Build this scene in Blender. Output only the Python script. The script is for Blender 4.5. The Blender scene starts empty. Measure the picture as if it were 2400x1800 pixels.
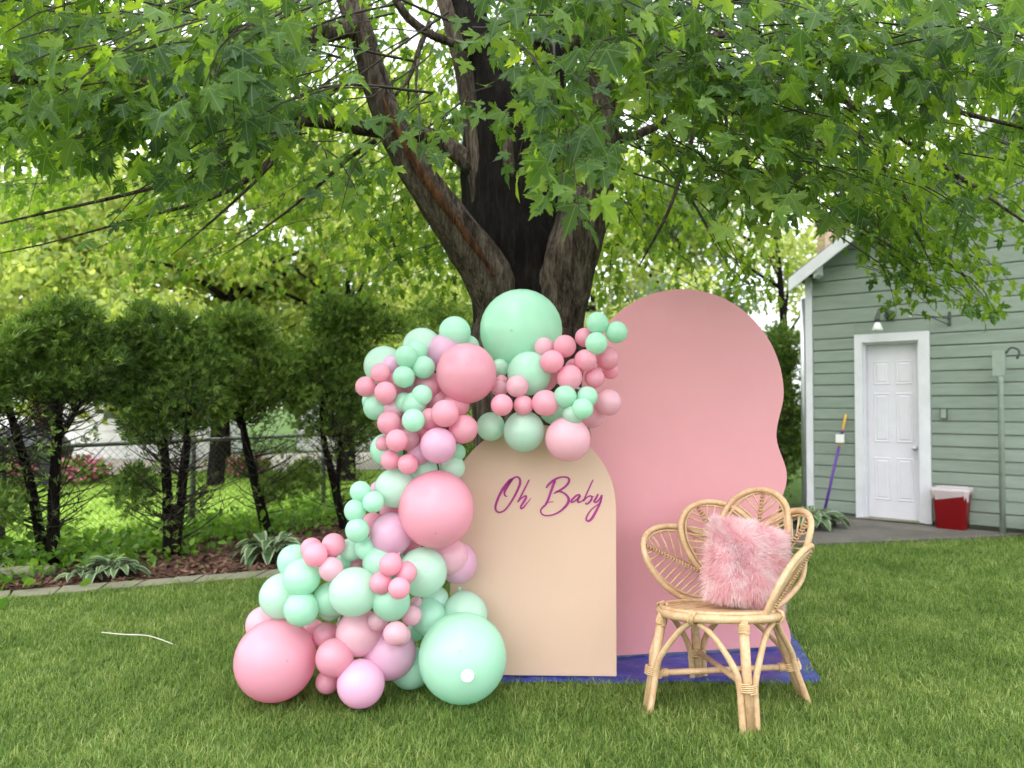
import bpy, bmesh, math, random
import numpy as np
from mathutils import Vector, Matrix

R = math.radians
rng = np.random.default_rng(7)
random.seed(7)
SC = bpy.context.scene
COL = SC.collection

# ------------------------------------------------------------------ camera
CAM_Z = 1.38
FPX = 1803.0                       # focal length in pixels of the 2400 px wide photograph
PITCH = math.atan(45 / FPX)        # camera looks slightly up
cam_data = bpy.data.cameras.new('camera')
cam_data.sensor_width = 36.0
cam_data.lens = 36.0 * FPX / 2400.0
cam_data.clip_start = 0.05
cam_data.clip_end = 500
cam = bpy.data.objects.new('camera', cam_data)
cam.location = (0, 0, CAM_Z)
cam.rotation_euler = (R(90) + PITCH, 0, 0)
COL.objects.link(cam)
SC.camera = cam
cam_data.dof.use_dof = True
cam_data.dof.focus_distance = 3.6
cam_data.dof.aperture_fstop = 2.0

# ------------------------------------------------------------------ sky, sun, exposure
SUN_EL, SUN_AZ = R(50), R(215)     # azimuth measured clockwise from +Y: behind the camera, to its left
world = bpy.data.worlds.new('World')
SC.world = world
world.use_nodes = True
nt = world.node_tree
nt.nodes.clear()
out = nt.nodes.new('ShaderNodeOutputWorld')
bg = nt.nodes.new('ShaderNodeBackground')
sky = nt.nodes.new('ShaderNodeTexSky')
sky.sky_type = 'NISHITA'
sky.sun_disc = False
sky.sun_elevation = SUN_EL
sky.sun_rotation = SUN_AZ
sky.air_density = 1.0
sky.dust_density = 3.0
mixn = nt.nodes.new('ShaderNodeMix')
mixn.data_type = 'RGBA'
mixn.inputs[0].default_value = 0.78          # thin even cloud cover
mixn.inputs[7].default_value = (8.6, 8.9, 9.2, 1)
nt.links.new(sky.outputs[0], mixn.inputs[6])
tcw = nt.nodes.new('ShaderNodeTexCoord')
spw = nt.nodes.new('ShaderNodeSeparateXYZ'); nt.links.new(tcw.outputs['Generated'], spw.inputs[0])
mrw = nt.nodes.new('ShaderNodeMapRange')      # overcast sky: brightest overhead, dimmer to the horizon
mrw.inputs['From Min'].default_value = 0.0; mrw.inputs['From Max'].default_value = 1.0
mrw.inputs['To Min'].default_value = 0.85; mrw.inputs['To Max'].default_value = 1.25
nt.links.new(spw.outputs['Z'], mrw.inputs['Value'])
mulw = nt.nodes.new('ShaderNodeMix'); mulw.data_type = 'RGBA'; mulw.blend_type = 'MULTIPLY'; mulw.inputs[0].default_value = 1.0
nt.links.new(mixn.outputs[2], mulw.inputs[6]); nt.links.new(mrw.outputs[0], mulw.inputs[7])
nt.links.new(mulw.outputs[2], bg.inputs[0])
bg.inputs[1].default_value = 0.14
nt.links.new(bg.outputs[0], out.inputs[0])

sun_data = bpy.data.lights.new('sun', 'SUN')
sun_data.energy = 0.6
sun_data.angle = R(60)
sun_data.color = (1.0, 0.96, 0.9)
sun = bpy.data.objects.new('sun', sun_data)
sd = Vector((math.sin(SUN_AZ) * math.cos(SUN_EL), math.cos(SUN_AZ) * math.cos(SUN_EL), math.sin(SUN_EL)))
sun.rotation_euler = sd.to_track_quat('Z', 'Y').to_euler()
sun.location = (-3, -4, 8)
COL.objects.link(sun)

vs = SC.view_settings
vs.view_transform = 'Standard'
vs.look = 'None'
vs.gamma = 1.0
vs.use_curve_mapping = False
vs.exposure = 1.42
SC.cycles.max_bounces = 6
SC.cycles.diffuse_bounces = 3
SC.cycles.transmission_bounces = 4
SC.cycles.glossy_bounces = 2
SC.cycles.use_light_tree = False
SC.cycles.adaptive_threshold = 0.03

# ------------------------------------------------------------------ helpers
CP, SP_ = math.cos(PITCH), math.sin(PITCH)
def P(sx, sy, depth):
    """world point seen at a pixel of the 2400x1800 photograph, at a distance `depth` along +Y"""
    u, v = (sx - 1200) / FPX, (900 - sy) / FPX
    dy, dz = CP - v * SP_, SP_ + v * CP
    k = depth / dy
    return Vector((u * k, depth, CAM_Z + dz * k))
def G(sx, sy, z=0.0):
    """point of the ground seen at a pixel"""
    u, v = (sx - 1200) / FPX, (900 - sy) / FPX
    dy, dz = CP - v * SP_, SP_ + v * CP
    k = (z - CAM_Z) / dz
    return Vector((u * k, dy * k, z))

def tag(o, label=None, cat=None, group=None, kind=None):
    if label: o['label'] = label
    if cat: o['category'] = cat
    if group: o['group'] = group
    if kind: o['kind'] = kind
    return o
def empty(name, loc, label=None, cat=None, group=None):
    o = bpy.data.objects.new(name, None)
    o.location = loc
    o.empty_display_size = 0.1
    COL.objects.link(o)
    return tag(o, label, cat, group)
def wloc(o):
    v = Vector((0, 0, 0))
    while o is not None:
        v += o.location
        o = o.parent
    return v
def obj(name, mesh, mat, parent=None, loc=None):
    if mat is not None:
        mesh.materials.clear(); mesh.materials.append(mat)
    o = bpy.data.objects.new(name, mesh)
    COL.objects.link(o)
    if parent is not None: o.parent = parent
    if loc is not None: o.location = loc
    return o
def pymesh(name, verts, faces, smooth=True):
    m = bpy.data.meshes.new(name)
    m.from_pydata([tuple(v) for v in verts], [], faces)
    if smooth:
        m.polygons.foreach_set('use_smooth', [True] * len(m.polygons))
    m.update()
    return m
def npmesh(name, verts, faces, smooth=False, attrs=None):
    """verts (N,3), faces (M,k) arrays"""
    verts = np.asarray(verts, dtype=np.float32); faces = np.asarray(faces, dtype=np.int32)
    m = bpy.data.meshes.new(name)
    m.vertices.add(len(verts)); m.vertices.foreach_set('co', verts.ravel())
    k = faces.shape[1]
    m.loops.add(faces.size); m.loops.foreach_set('vertex_index', faces.ravel())
    m.polygons.add(len(faces))
    m.polygons.foreach_set('loop_start', np.arange(len(faces), dtype=np.int32) * k)
    if smooth: m.polygons.foreach_set('use_smooth', np.ones(len(faces), dtype=bool))
    for an, (ty, arr) in (attrs or {}).items():
        a = m.attributes.new(an, ty, 'POINT')
        arr = np.asarray(arr, dtype=np.float32)
        a.data.foreach_set('value' if ty == 'FLOAT' else 'vector', arr.ravel())
    m.update(calc_edges=True)
    m.validate()
    return m
def part(name, geo, mat, parent, smooth=True, loc=None):
    """geo = (verts, faces) in world coordinates; stored relative to the parent"""
    off = wloc(parent) if parent is not None else Vector((0, 0, 0))
    if loc is not None: off = Vector(loc)
    m = pymesh(name, [Vector(v) - off for v in geo[0]], geo[1], smooth)
    o = obj(name, m, mat, parent)
    if loc is not None:
        o.location = Vector(loc) - (wloc(parent) if parent is not None else Vector((0, 0, 0)))
    return o
def join(*geos):
    V, F = [], []
    for v, f in geos:
        k = len(V); V += list(v); F += [tuple(i + k for i in q) for q in f]
    return V, F
def box(c, s, ax=None):
    """centre, full sizes, optional axes (3 vectors)"""
    c = Vector(c); ax = ax or (Vector((1, 0, 0)), Vector((0, 1, 0)), Vector((0, 0, 1)))
    V = []
    for i in (-1, 1):
        for j in (-1, 1):
            for k in (-1, 1):
                V.append(c + ax[0] * (i * s[0] / 2) + ax[1] * (j * s[1] / 2) + ax[2] * (k * s[2] / 2))
    F = [(0, 1, 3, 2), (4, 6, 7, 5), (0, 4, 5, 1), (2, 3, 7, 6), (0, 2, 6, 4), (1, 5, 7, 3)]
    return V, F
def smooth_path(pts, n=4):
    """Catmull-Rom through points"""
    pts = [Vector(p) for p in pts]
    if len(pts) < 3: return pts
    q = [pts[0] * 2 - pts[1]] + pts + [pts[-1] * 2 - pts[-2]]
    o = []
    for i in range(1, len(q) - 2):
        a, b, c, d = q[i - 1], q[i], q[i + 1], q[i + 2]
        for k in range(n):
            t = k / n
            o.append(0.5 * ((2 * b) + (c - a) * t + (2 * a - 5 * b + 4 * c - d) * t * t + (3 * b - a - 3 * c + d) * t ** 3))
    o.append(pts[-1])
    return o
def lerp_list(vals, n):
    xs = np.linspace(0, 1, len(vals)); return list(np.interp(np.linspace(0, 1, n), xs, vals))
def tube(pts, radii, sides=8, cap=True, closed=False, jitter=0.0, ridge=0.0):
    pts = [Vector(p) for p in pts]
    n = len(pts)
    if not isinstance(radii, (list, tuple)): radii = [radii] * n
    if len(radii) != n: radii = lerp_list(radii, n)
    V, F = [], []
    t0 = (pts[1] - pts[0]).normalized()
    ref = Vector((0, 0, 1)) if abs(t0.z) < 0.9 else Vector((1, 0, 0))
    nx = t0.cross(ref).normalized()
    for i in range(n):
        if closed: t = (pts[(i + 1) % n] - pts[i - 1]).normalized()
        elif i == 0: t = t0
        elif i == n - 1: t = (pts[-1] - pts[-2]).normalized()
        else: t = (pts[i + 1] - pts[i - 1]).normalized()
        nx = (nx - t * nx.dot(t)).normalized()
        ny = t.cross(nx)
        for k in range(sides):
            a = 2 * math.pi * k / sides
            r = radii[i] * (1 + (random.uniform(-jitter, jitter) if jitter else 0))
            if ridge:      # bark ridges and shallow flutes running with the limb
                r *= 1 + ridge * (.5 * math.sin(3 * a + i * .11 + radii[0] * 40) + .35 * math.sin(7 * a - i * .17) + .4 * math.sin(13 * a + .6 * math.sin(i * .5)) + .25 * math.sin(i * .9 + 2 * a))
            V.append(pts[i] + nx * (math.cos(a) * r) + ny * (math.sin(a) * r))
    m = n if closed else n - 1
    for i in range(m):
        b0, b1 = i * sides, ((i + 1) % n) * sides
        for k in range(sides):
            k2 = (k + 1) % sides
            F.append((b0 + k, b0 + k2, b1 + k2, b1 + k))
    if cap and not closed:
        F.append(tuple(range(sides - 1, -1, -1)))
        F.append(tuple((n - 1) * sides + k for k in range(sides)))
    return V, F
def lathe(prof, sides=24, center=(0, 0, 0)):
    """prof list of (r, z)"""
    c = Vector(center); V, F = [], []
    for r, z in prof:
        for k in range(sides):
            a = 2 * math.pi * k / sides
            V.append(c + Vector((r * math.cos(a), r * math.sin(a), z)))
    for i in range(len(prof) - 1):
        for k in range(sides):
            k2 = (k + 1) % sides
            F.append((i * sides + k, i * sides + k2, (i + 1) * sides + k2, (i + 1) * sides + k))
    F.append(tuple(range(sides - 1, -1, -1)))
    F.append(tuple((len(prof) - 1) * sides + k for k in range(sides)))
    return V, F
def prism(poly, ext):
    """poly: list of world points, ext: extrusion vector"""
    n = len(poly); ext = Vector(ext)
    V = [Vector(p) for p in poly] + [Vector(p) + ext for p in poly]
    F = [tuple(range(n - 1, -1, -1)), tuple(range(n, 2 * n))]
    for i in range(n):
        j = (i + 1) % n
        F.append((i, j, n + j, n + i))
    return V, F

# ------------------------------------------------------------------ materials
class NB:
    """tiny node-tree builder"""
    def __init__(s, name):
        s.m = bpy.data.materials.new(name); s.m.use_nodes = True
        s.t = s.m.node_tree; s.t.nodes.clear()
        s.out = s.n('ShaderNodeOutputMaterial')
    def n(s, ty, **kw):
        x = s.t.nodes.new(ty)
        for k, v in kw.items(): setattr(x, k, v)
        return x
    def l(s, a, b): s.t.links.new(a, b)
    def noise(s, scale, detail=4, rough=0.6, vec=None, dim='3D'):
        x = s.n('ShaderNodeTexNoise'); x.inputs['Scale'].default_value = scale
        x.inputs['Detail'].default_value = detail; x.inputs['Roughness'].default_value = rough
        if vec is not None: s.l(vec, x.inputs['Vector'])
        return x.outputs['Fac']
    def ramp(s, fac, stops):
        x = s.n('ShaderNodeValToRGB'); e = x.color_ramp.elements
        while len(e) < len(stops): e.new(0.5)
        for i, (p, c) in enumerate(stops):
            e[i].position = p; e[i].color = (c[0], c[1], c[2], 1)
        s.l(fac, x.inputs[0]); return x.outputs[0]
    def mix(s, fac, a, b, mode='MIX'):
        x = s.n('ShaderNodeMix', data_type='RGBA', blend_type=mode)
        for sock, v in ((x.inputs[0], fac), (x.inputs[6], a), (x.inputs[7], b)):
            if isinstance(v, (int, float)): sock.default_value = v
            elif isinstance(v, (tuple, list)): sock.default_value = (v[0], v[1], v[2], 1)
            else: s.l(v, sock)
        return x.outputs[2]
    def math(s, op, a, b=None, c=None):
        x = s.n('ShaderNodeMath', operation=op)
        for i, v in enumerate((a, b, c)):
            if v is None: continue
            if isinstance(v, (int, float)): x.inputs[i].default_value = v
            else: s.l(v, x.inputs[i])
        return x.outputs[0]
    def coord(s, which='Object', scale=None):
        x = s.n('ShaderNodeTexCoord').outputs[which]
        if scale:
            mp = s.n('ShaderNodeMapping'); mp.inputs['Scale'].default_value = scale
            s.l(x, mp.inputs[0]); return mp.outputs[0]
        return x
    def wpos(s, scale=None):
        x = s.n('ShaderNodeNewGeometry').outputs['Position']
        if scale:
            mp = s.n('ShaderNodeMapping'); mp.inputs['Scale'].default_value = scale
            s.l(x, mp.inputs[0]); return mp.outputs[0]
        return x
    def bsdf(s, color, rough=0.5, spec=0.5, bump=None, bstr=0.3, bdist=0.01, **kw):
        b = s.n('ShaderNodeBsdfPrincipled')
        for sock, v in ((b.inputs['Base Color'], color), (b.inputs['Roughness'], rough)):
            if isinstance(v, (int, float)): sock.default_value = v
            elif isinstance(v, (tuple, list)): sock.default_value = (v[0], v[1], v[2], 1)
            else: s.l(v, sock)
        b.inputs['Specular IOR Level'].default_value = spec
        for k, v in kw.items(): b.inputs[k.replace('_', ' ')].default_value = v
        if bump is not None:
            bp = s.n('ShaderNodeBump'); bp.inputs['Strength'].default_value = bstr; bp.inputs['Distance'].default_value = bdist
            s.l(bump, bp.inputs['Height']); s.l(bp.outputs[0], b.inputs['Normal'])
        return b.outputs[0]
    def translucent(s, shader, color, fac):
        tr = s.n('ShaderNodeBsdfTranslucent')
        if isinstance(color, (tuple, list)): tr.inputs[0].default_value = (color[0], color[1], color[2], 1)
        else: s.l(color, tr.inputs[0])
        mx = s.n('ShaderNodeMixShader')
        if isinstance(fac, (int, float)): mx.inputs[0].default_value = fac
        else: s.l(fac, mx.inputs[0])
        s.l(shader, mx.inputs[1]); s.l(tr.outputs[0], mx.inputs[2])
        return mx.outputs[0]
    def done(s, shader):
        s.l(shader, s.out.inputs[0]); return s.m

def simple(name, col, rough=0.5, var=0.12, scale=6.0, bump=0.0, bscale=60.0, spec=0.4, metal=0.0, stretch=None, bdist=0.004):
    b = NB(name)
    co = b.coord('Object', stretch)
    f = b.noise(scale, 5, 0.6, co)
    dk = tuple(c * (1 - var) for c in col); lt = tuple(min(1, c * (1 + var)) for c in col)
    c = b.ramp(f, [(0.3, dk), (0.7, lt)])
    bp = b.noise(bscale, 4, 0.6, co) if bump else None
    return b.done(b.bsdf(c, rough, spec, bp, bump, bdist, Metallic=metal))

M = {}
def leaf_material(name, stops, trans, tfac, rough=0.5, veins=True, noise_scale=0.7):
    b = NB(name)
    at = b.n('ShaderNodeAttribute', attribute_name='rnd')
    oi = b.n('ShaderNodeObjectInfo')
    r = b.math('FRACT', b.math('ADD', at.outputs['Fac'], oi.outputs['Random']))
    cl = b.noise(noise_scale, 2, 0.5, b.wpos())
    k = b.math('ADD', b.math('MULTIPLY', r, 0.7), b.math('MULTIPLY', b.math('SUBTRACT', cl, 0.5), 0.9))
    c = b.ramp(b.math('ADD', k, 0.05), stops)
    if veins:
        uv = b.n('ShaderNodeAttribute', attribute_name='luv').outputs['Vector']
        sep = b.n('ShaderNodeSeparateXYZ'); b.l(uv, sep.inputs[0])
        ax = b.math('ABSOLUTE', sep.outputs[0]); y = sep.outputs[1]
        d0 = ax
        d1 = b.math('ABSOLUTE', b.math('SUBTRACT', b.math('MULTIPLY', ax, 0.60), b.math('MULTIPLY', b.math('SUBTRACT', y, 0.02), 0.80)))
        d2 = b.math('ABSOLUTE', b.math('ADD', b.math('MULTIPLY', ax, 0.30), b.math('SUBTRACT', y, 0.02)))
        d = b.math('MINIMUM', d0, b.math('MINIMUM', d1, d2))
        vein = b.math('LESS_THAN', d, 0.014)
        c = b.mix(b.math('MULTIPLY', vein, 0.32), c, (0.22, 0.33, 0.12))
    s = b.bsdf(c, rough, 0.22)
    tc = b.mix(1.0, c, trans, 'MULTIPLY')
    return b.done(b.translucent(s, tc, tfac))

M['maple_leaf'] = leaf_material('maple_leaf',
    [(0.0, (0.020, 0.056, 0.015)), (0.35, (0.056, 0.122, 0.028)), (0.72, (0.115, 0.205, 0.040)), (1.0, (0.27, 0.37, 0.06))],
    (3.5, 2.9, 0.85), 0.48)
M['far_leaf'] = leaf_material('far_leaf',
    [(0.0, (0.13, 0.185, 0.05)), (0.5, (0.30, 0.36, 0.11)), (1.0, (0.50, 0.54, 0.23))],
    (2.2, 2.1, 1.2), 0.5, veins=False)
M['pale_leaf'] = leaf_material('pale_leaf',
    [(0.0, (0.09, 0.14, 0.07)), (0.5, (0.16, 0.22, 0.12)), (1.0, (0.30, 0.36, 0.22))],
    (1.8, 1.8, 1.4), 0.4, veins=False)
M['cedar'] = leaf_material('cedar',
    [(0.0, (0.055, 0.105, 0.026)), (0.5, (0.165, 0.26, 0.055)), (1.0, (0.38, 0.48, 0.12))],
    (1.6, 1.7, 0.8), 0.3, rough=0.6, veins=False)
M['weed'] = leaf_material('weed',
    [(0.0, (0.06, 0.14, 0.02)), (0.5, (0.12, 0.24, 0.03)), (1.0, (0.24, 0.36, 0.06))],
    (2.0, 2.0, 1.0), 0.4, veins=False)
M['flower'] = leaf_material('flower',
    [(0.0, (0.45, 0.10, 0.16)), (0.5, (0.6, 0.2, 0.28)), (1.0, (0.7, 0.45, 0.45))],
    (1.2, 1.0, 1.0), 0.3, veins=False)

def bark_material(name, a, bcol, cc, bump=0.7, vs=3.0):
    b = NB(name)
    co = b.coord('Object', (9, 9, vs * 0.45))
    f1 = b.noise(2.2, 7, 0.7, co)
    f2 = b.noise(7.0, 6, 0.75, co)
    f = b.math('ADD', b.math('MULTIPLY', f1, 0.55), b.math('MULTIPLY', f2, 0.45))
    c = b.ramp(f, [(0.40, a), (0.49, bcol), (0.60, cc)])
    big = b.noise(1.3, 3, 0.6, b.coord('Object'))
    c = b.mix(b.ramp(big, [(0.5, (0, 0, 0)), (0.75, (0.7, 0.7, 0.7))]), c, tuple(x * .45 for x in bcol))
    return b.done(b.bsdf(c, 0.9, 0.15, f, bump, 0.03))
M['bark'] = bark_material('bark', (0.012, 0.008, 0.006), (0.058, 0.043, 0.033), (0.155, 0.125, 0.10), 1.0)
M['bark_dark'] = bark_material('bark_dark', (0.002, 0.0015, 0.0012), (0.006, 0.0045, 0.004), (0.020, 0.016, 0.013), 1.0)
M['twig'] = simple('twig', (0.035, 0.027, 0.02), 0.85, 0.3)
M['scar'] = bark_material('scar', (0.012, 0.006, 0.004), (0.065, 0.028, 0.014), (0.17, 0.075, 0.034), 1.0, 2.0)

def balloon_material(name, col, tr=0.40, rough=0.20):
    b = NB(name)
    co = b.coord('Object')
    sep = b.n('ShaderNodeSeparateXYZ'); b.l(co, sep.inputs[0])
    rr = b.math('SQRT', b.math('ADD', b.math('POWER', sep.outputs[0], 2.0), b.math('POWER', sep.outputs[1], 2.0)))
    top = b.math('GREATER_THAN', sep.outputs[2], 0.5)
    spot = b.math('MULTIPLY', top, b.ramp(rr, [(0.012, (1, 1, 1)), (0.04, (0, 0, 0))]))
    oi = b.n('ShaderNodeObjectInfo')
    c = b.mix(oi.outputs['Random'], tuple(x * 0.93 for x in col), tuple(min(1, x * 1.05) for x in col))
    n = b.noise(2.0, 2, 0.5, co)
    c = b.mix(b.math('MULTIPLY', n, 0.10), c, tuple(x * 0.7 for x in col))
    c = b.mix(b.math('MULTIPLY', spot, 0.4), c, tuple(x * 0.4 for x in col))
    dust = b.noise(3.0, 2, 0.5, co)
    ro = b.math('ADD', b.math('MULTIPLY', dust, 0.05), rough - 0.02)
    s = b.bsdf(c, ro, 0.5)
    tc = b.mix(1.0, c, (1.1, 1.1, 1.1), 'MULTIPLY')
    return b.done(b.translucent(s, tc, tr))
BAL = {
    'M': balloon_material('mint_latex', (0.56, 0.89, 0.71)),
    'W': balloon_material('pale_mint_latex', (0.67, 0.90, 0.77), 0.44, 0.15),
    'P': balloon_material('pink_latex', (0.96, 0.48, 0.60)),
    'Q': balloon_material('pale_pink_latex', (0.95, 0.60, 0.70), 0.42),
    'L': balloon_material('lilac_latex', (0.94, 0.58, 0.78), 0.40),
}
def panel_material(name, col, rough=0.55):
    b = NB(name)
    co = b.coord('Object')
    n1 = b.noise(1.6, 4, 0.6, co); n2 = b.noise(90, 3, 0.6, co)
    c = b.ramp(n1, [(0.3, tuple(x * 0.95 for x in col)), (0.7, col)])
    c = b.mix(b.math('MULTIPLY', n2, 0.06), c, tuple(x * 0.6 for x in col))
    sm = b.ramp(b.noise(5.0, 6, 0.75, b.coord('Object', (1.0, 1.0, .35))), [(0.56, (0, 0, 0)), (0.72, (1, 1, 1))])
    c = b.mix(b.math('MULTIPLY', sm, 0.10), c, tuple(x * 0.72 for x in col))       # faint handling smudges
    return b.done(b.bsdf(c, rough, 0.35, n2, 0.08, 0.001))
M['peach'] = panel_material('peach_board', (0.655, 0.455, 0.35))
M['pink_board'] = panel_material('pink_board', (0.72, 0.32, 0.36))
M['letter'] = simple('magenta_vinyl', (0.34, 0.025, 0.21), 0.35, 0.15, 9)
M['sticker'] = simple('sticker', (0.85, 0.85, 0.85), 0.5, 0.03)

def rattan_material():
    b = NB('rattan')
    co = b.coord('Object')
    f = b.noise(14, 6, 0.7, co); g = b.noise(70, 4, 0.6, co)
    c = b.ramp(f, [(0.25, (0.44, 0.26, 0.13)), (0.5, (0.58, 0.39, 0.225)), (0.75, (0.68, 0.50, 0.32))])
    c = b.mix(b.math('MULTIPLY', b.ramp(g, [(0.45, (0, 0, 0)), (0.75, (1, 1, 1))]), 0.45), c, (0.36, 0.19, 0.085))
    return b.done(b.bsdf(c, 0.42, 0.4, g, 0.25, 0.002))
M['rattan'] = rattan_material()
M['rattan_wrap'] = simple('rattan_wrap', (0.62, 0.42, 0.23), 0.5, 0.2, 40, 0.4, 160)
M['rattan_dark'] = simple('rattan_spine', (0.33, 0.17, 0.075), 0.5, 0.35, 60)
def fur_material():
    b = NB('pink_fur')
    at = b.n('ShaderNodeAttribute', attribute_name='rnd')
    c = b.ramp(at.outputs['Fac'], [(0.0, (0.90, 0.54, 0.58)), (0.5, (0.95, 0.70, 0.73)), (1.0, (0.97, 0.85, 0.86))])
    s = b.bsdf(c, 0.55, 0.3)
    return b.done(b.translucent(s, c, 0.45))
M['fur'] = fur_material()
M['fur_base'] = simple('fur_backing', (0.85, 0.56, 0.59), 0.9, 0.15, 20)
def tarp_material():
    b = NB('blue_tarp')
    co = b.coord('Object')
    n = b.noise(7, 5, 0.65, co); w = b.noise(22, 4, 0.7, co)
    c = b.ramp(n, [(0.3, (0.008, 0.018, 0.15)), (0.6, (0.018, 0.036, 0.26)), (0.85, (0.10, 0.15, 0.42))])
    return b.done(b.bsdf(c, 0.33, 0.5, w, 0.5, 0.012))
M['tarp'] = tarp_material()

def siding_material():
    b = NB('green_siding')
    co = b.wpos((1.0, 1.0, 6.0))
    n = b.noise(2.0, 6, 0.7, co); f = b.noise(16, 5, 0.7, co)
    oi = b.n('ShaderNodeObjectInfo')
    c = b.ramp(n, [(0.25, (0.185, 0.228, 0.19)), (0.6, (0.248, 0.295, 0.25)), (0.8, (0.30, 0.345, 0.30))])
    c = b.mix(b.math('MULTIPLY', oi.outputs['Random'], 0.25), c, (0.30, 0.36, 0.30))
    ch = b.ramp(b.noise(26, 4, 0.75, b.wpos((1, 1, 3))), [(0.66, (0, 0, 0)), (0.72, (1, 1, 1))])
    c = b.mix(b.math('MULTIPLY', ch, 0.35), c, (0.12, 0.13, 0.10))
    return b.done(b.bsdf(c, 0.6, 0.35, f, 0.35, 0.006))
M['siding'] = siding_material()
M['white_paint'] = simple('white_paint', (0.70, 0.70, 0.74), 0.45, 0.08, 4, 0.15, 40)
M['white_door'] = simple('white_door', (0.72, 0.70, 0.76), 0.4, 0.06, 3, 0.1, 30)
M['shadow_gap'] = simple('wall_sheathing', (0.10, 0.12, 0.09), 0.8, 0.2)
M['shingle'] = simple('shingle', (0.20, 0.19, 0.18), 0.9, 0.3, 20, 0.6, 70)
M['steel'] = simple('galvanised', (0.55, 0.56, 0.57), 0.35, 0.1, 10, metal=0.8)
M['green_pole'] = simple('green_pole_paint', (0.29, 0.34, 0.295), 0.5, 0.1, 8, 0.2, 50)
M['red_plastic'] = simple('red_plastic', (0.42, 0.012, 0.018), 0.35, 0.12, 5, 0.05, 50)
M['purple'] = simple('purple_handle', (0.10, 0.035, 0.26), 0.4, 0.1)
M['yellow'] = simple('yellow_handle', (0.70, 0.42, 0.06), 0.4, 0.1)
def bag_material():
    b = NB('bag_film')
    n = b.noise(30, 4, 0.7, b.coord('Object'))
    s = b.bsdf((0.85, 0.85, 0.88), 0.3, 0.5, n, 0.6, 0.01)
    return b.done(b.translucent(s, (0.85, 0.85, 0.86), 0.55))
M['bag'] = bag_material()
def concrete_material(name, a, c2):
    b = NB(name)
    co = b.wpos()
    n = b.noise(2.3, 6, 0.7, co); f = b.noise(40, 4, 0.7, co)
    c = b.ramp(n, [(0.3, a), (0.7, c2)])
    c = b.mix(b.math('MULTIPLY', f, 0.25), c, (0.06, 0.055, 0.045))
    return b.done(b.bsdf(c, 0.85, 0.3, f, 0.4, 0.006))
M['concrete'] = concrete_material('concrete', (0.085, 0.075, 0.065), (0.17, 0.155, 0.135))
M['edging'] = concrete_material('edging', (0.17, 0.17, 0.11), (0.30, 0.29, 0.21))
M['gravel'] = concrete_material('drive', (0.42, 0.36, 0.33), (0.60, 0.54, 0.50))
M['rock'] = concrete_material('rock', (0.12, 0.10, 0.09), (0.27, 0.24, 0.21))
def ground_material():
    b = NB('ground_soil')
    co = b.wpos()
    n = b.noise(0.5, 5, 0.65, co); f = b.noise(9, 6, 0.75, co)
    c = b.ramp(b.math('ADD', b.math('MULTIPLY', n, 0.5), b.math('MULTIPLY', f, 0.5)),
               [(0.3, (0.035, 0.060, 0.016)), (0.55, (0.070, 0.125, 0.026)), (0.75, (0.11, 0.17, 0.04))])
    return b.done(b.bsdf(c, 0.95, 0.1, f, 0.7, 0.03))
M['ground'] = ground_material()
def grass_material():
    b = NB('grass_blade')
    oi = b.n('ShaderNodeObjectInfo')
    at = b.n('ShaderNodeAttribute', attribute_name='rnd')
    hh = b.n('ShaderNodeAttribute', attribute_name='tipness')
    pat = b.noise(1.3, 6, 0.72, b.wpos())
    r = b.math('FRACT', b.math('ADD', at.outputs['Fac'], oi.outputs['Random']))
    k = b.math('ADD', b.math('MULTIPLY', r, 0.8), b.math('MULTIPLY', b.math('SUBTRACT', pat, 0.42), 1.1))
    c = b.ramp(k, [(0.02, (0.012, 0.040, 0.006)), (0.36, (0.072, 0.145, 0.022)), (0.66, (0.18, 0.285, 0.058)), (0.95, (0.52, 0.53, 0.24))])
    c = b.mix(b.math('MULTIPLY', hh.outputs['Fac'], 0.35), c, (0.23, 0.33, 0.08))
    s = b.bsdf(c, 0.5, 0.3)
    return b.done(b.translucent(s, b.mix(1.0, c, (1.8, 1.8, 0.9), 'MULTIPLY'), 0.35))
M['grass'] = grass_material()
def mulch_material(name):
    b = NB(name)
    oi = b.n('ShaderNodeAttribute', attribute_name='rnd')
    n = b.noise(18, 5, 0.7, b.wpos())
    k = b.math('ADD', b.math('MULTIPLY', oi.outputs['Fac'], 0.6), b.math('MULTIPLY', n, 0.4))
    c = b.ramp(k, [(0.15, (0.045, 0.022, 0.015)), (0.5, (0.125, 0.065, 0.045)), (0.75, (0.22, 0.125, 0.09)), (1.0, (0.34, 0.23, 0.17))])
    return b.done(b.bsdf(c, 0.85, 0.2, n, 0.6, 0.02))
M['mulch'] = mulch_material('mulch')
M['soil'] = simple('mulch_soil', (0.085, 0.04, 0.028), 0.95, 0.4, 14, 0.8, 30, bdist=0.02)
def hosta_material():
    b = NB('hosta_leaf')
    uv = b.n('ShaderNodeAttribute', attribute_name='luv').outputs['Vector']
    sep = b.n('ShaderNodeSeparateXYZ'); b.l(uv, sep.inputs[0])
    e = b.math('ABSOLUTE', sep.outputs[0])
    oi = b.n('ShaderNodeObjectInfo')
    edge = b.ramp(e, [(0.55, (0, 0, 0)), (0.75, (1, 1, 1))])
    g = b.mix(oi.outputs['Random'], (0.045, 0.105, 0.032), (0.12, 0.20, 0.075))
    c = b.mix(edge, g, (0.34, 0.40, 0.25))
    rib = b.math('SINE', b.math('MULTIPLY', sep.outputs[0], 30.0))
    s = b.bsdf(c, 0.45, 0.4, rib, 0.3, 0.004)
    return b.done(b.translucent(s, c, 0.25))
M['hosta'] = hosta_material()
M['fence_wire'] = simple('fence_wire', (0.10, 0.105, 0.10), 0.5, 0.2, 10, metal=0.5)
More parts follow.
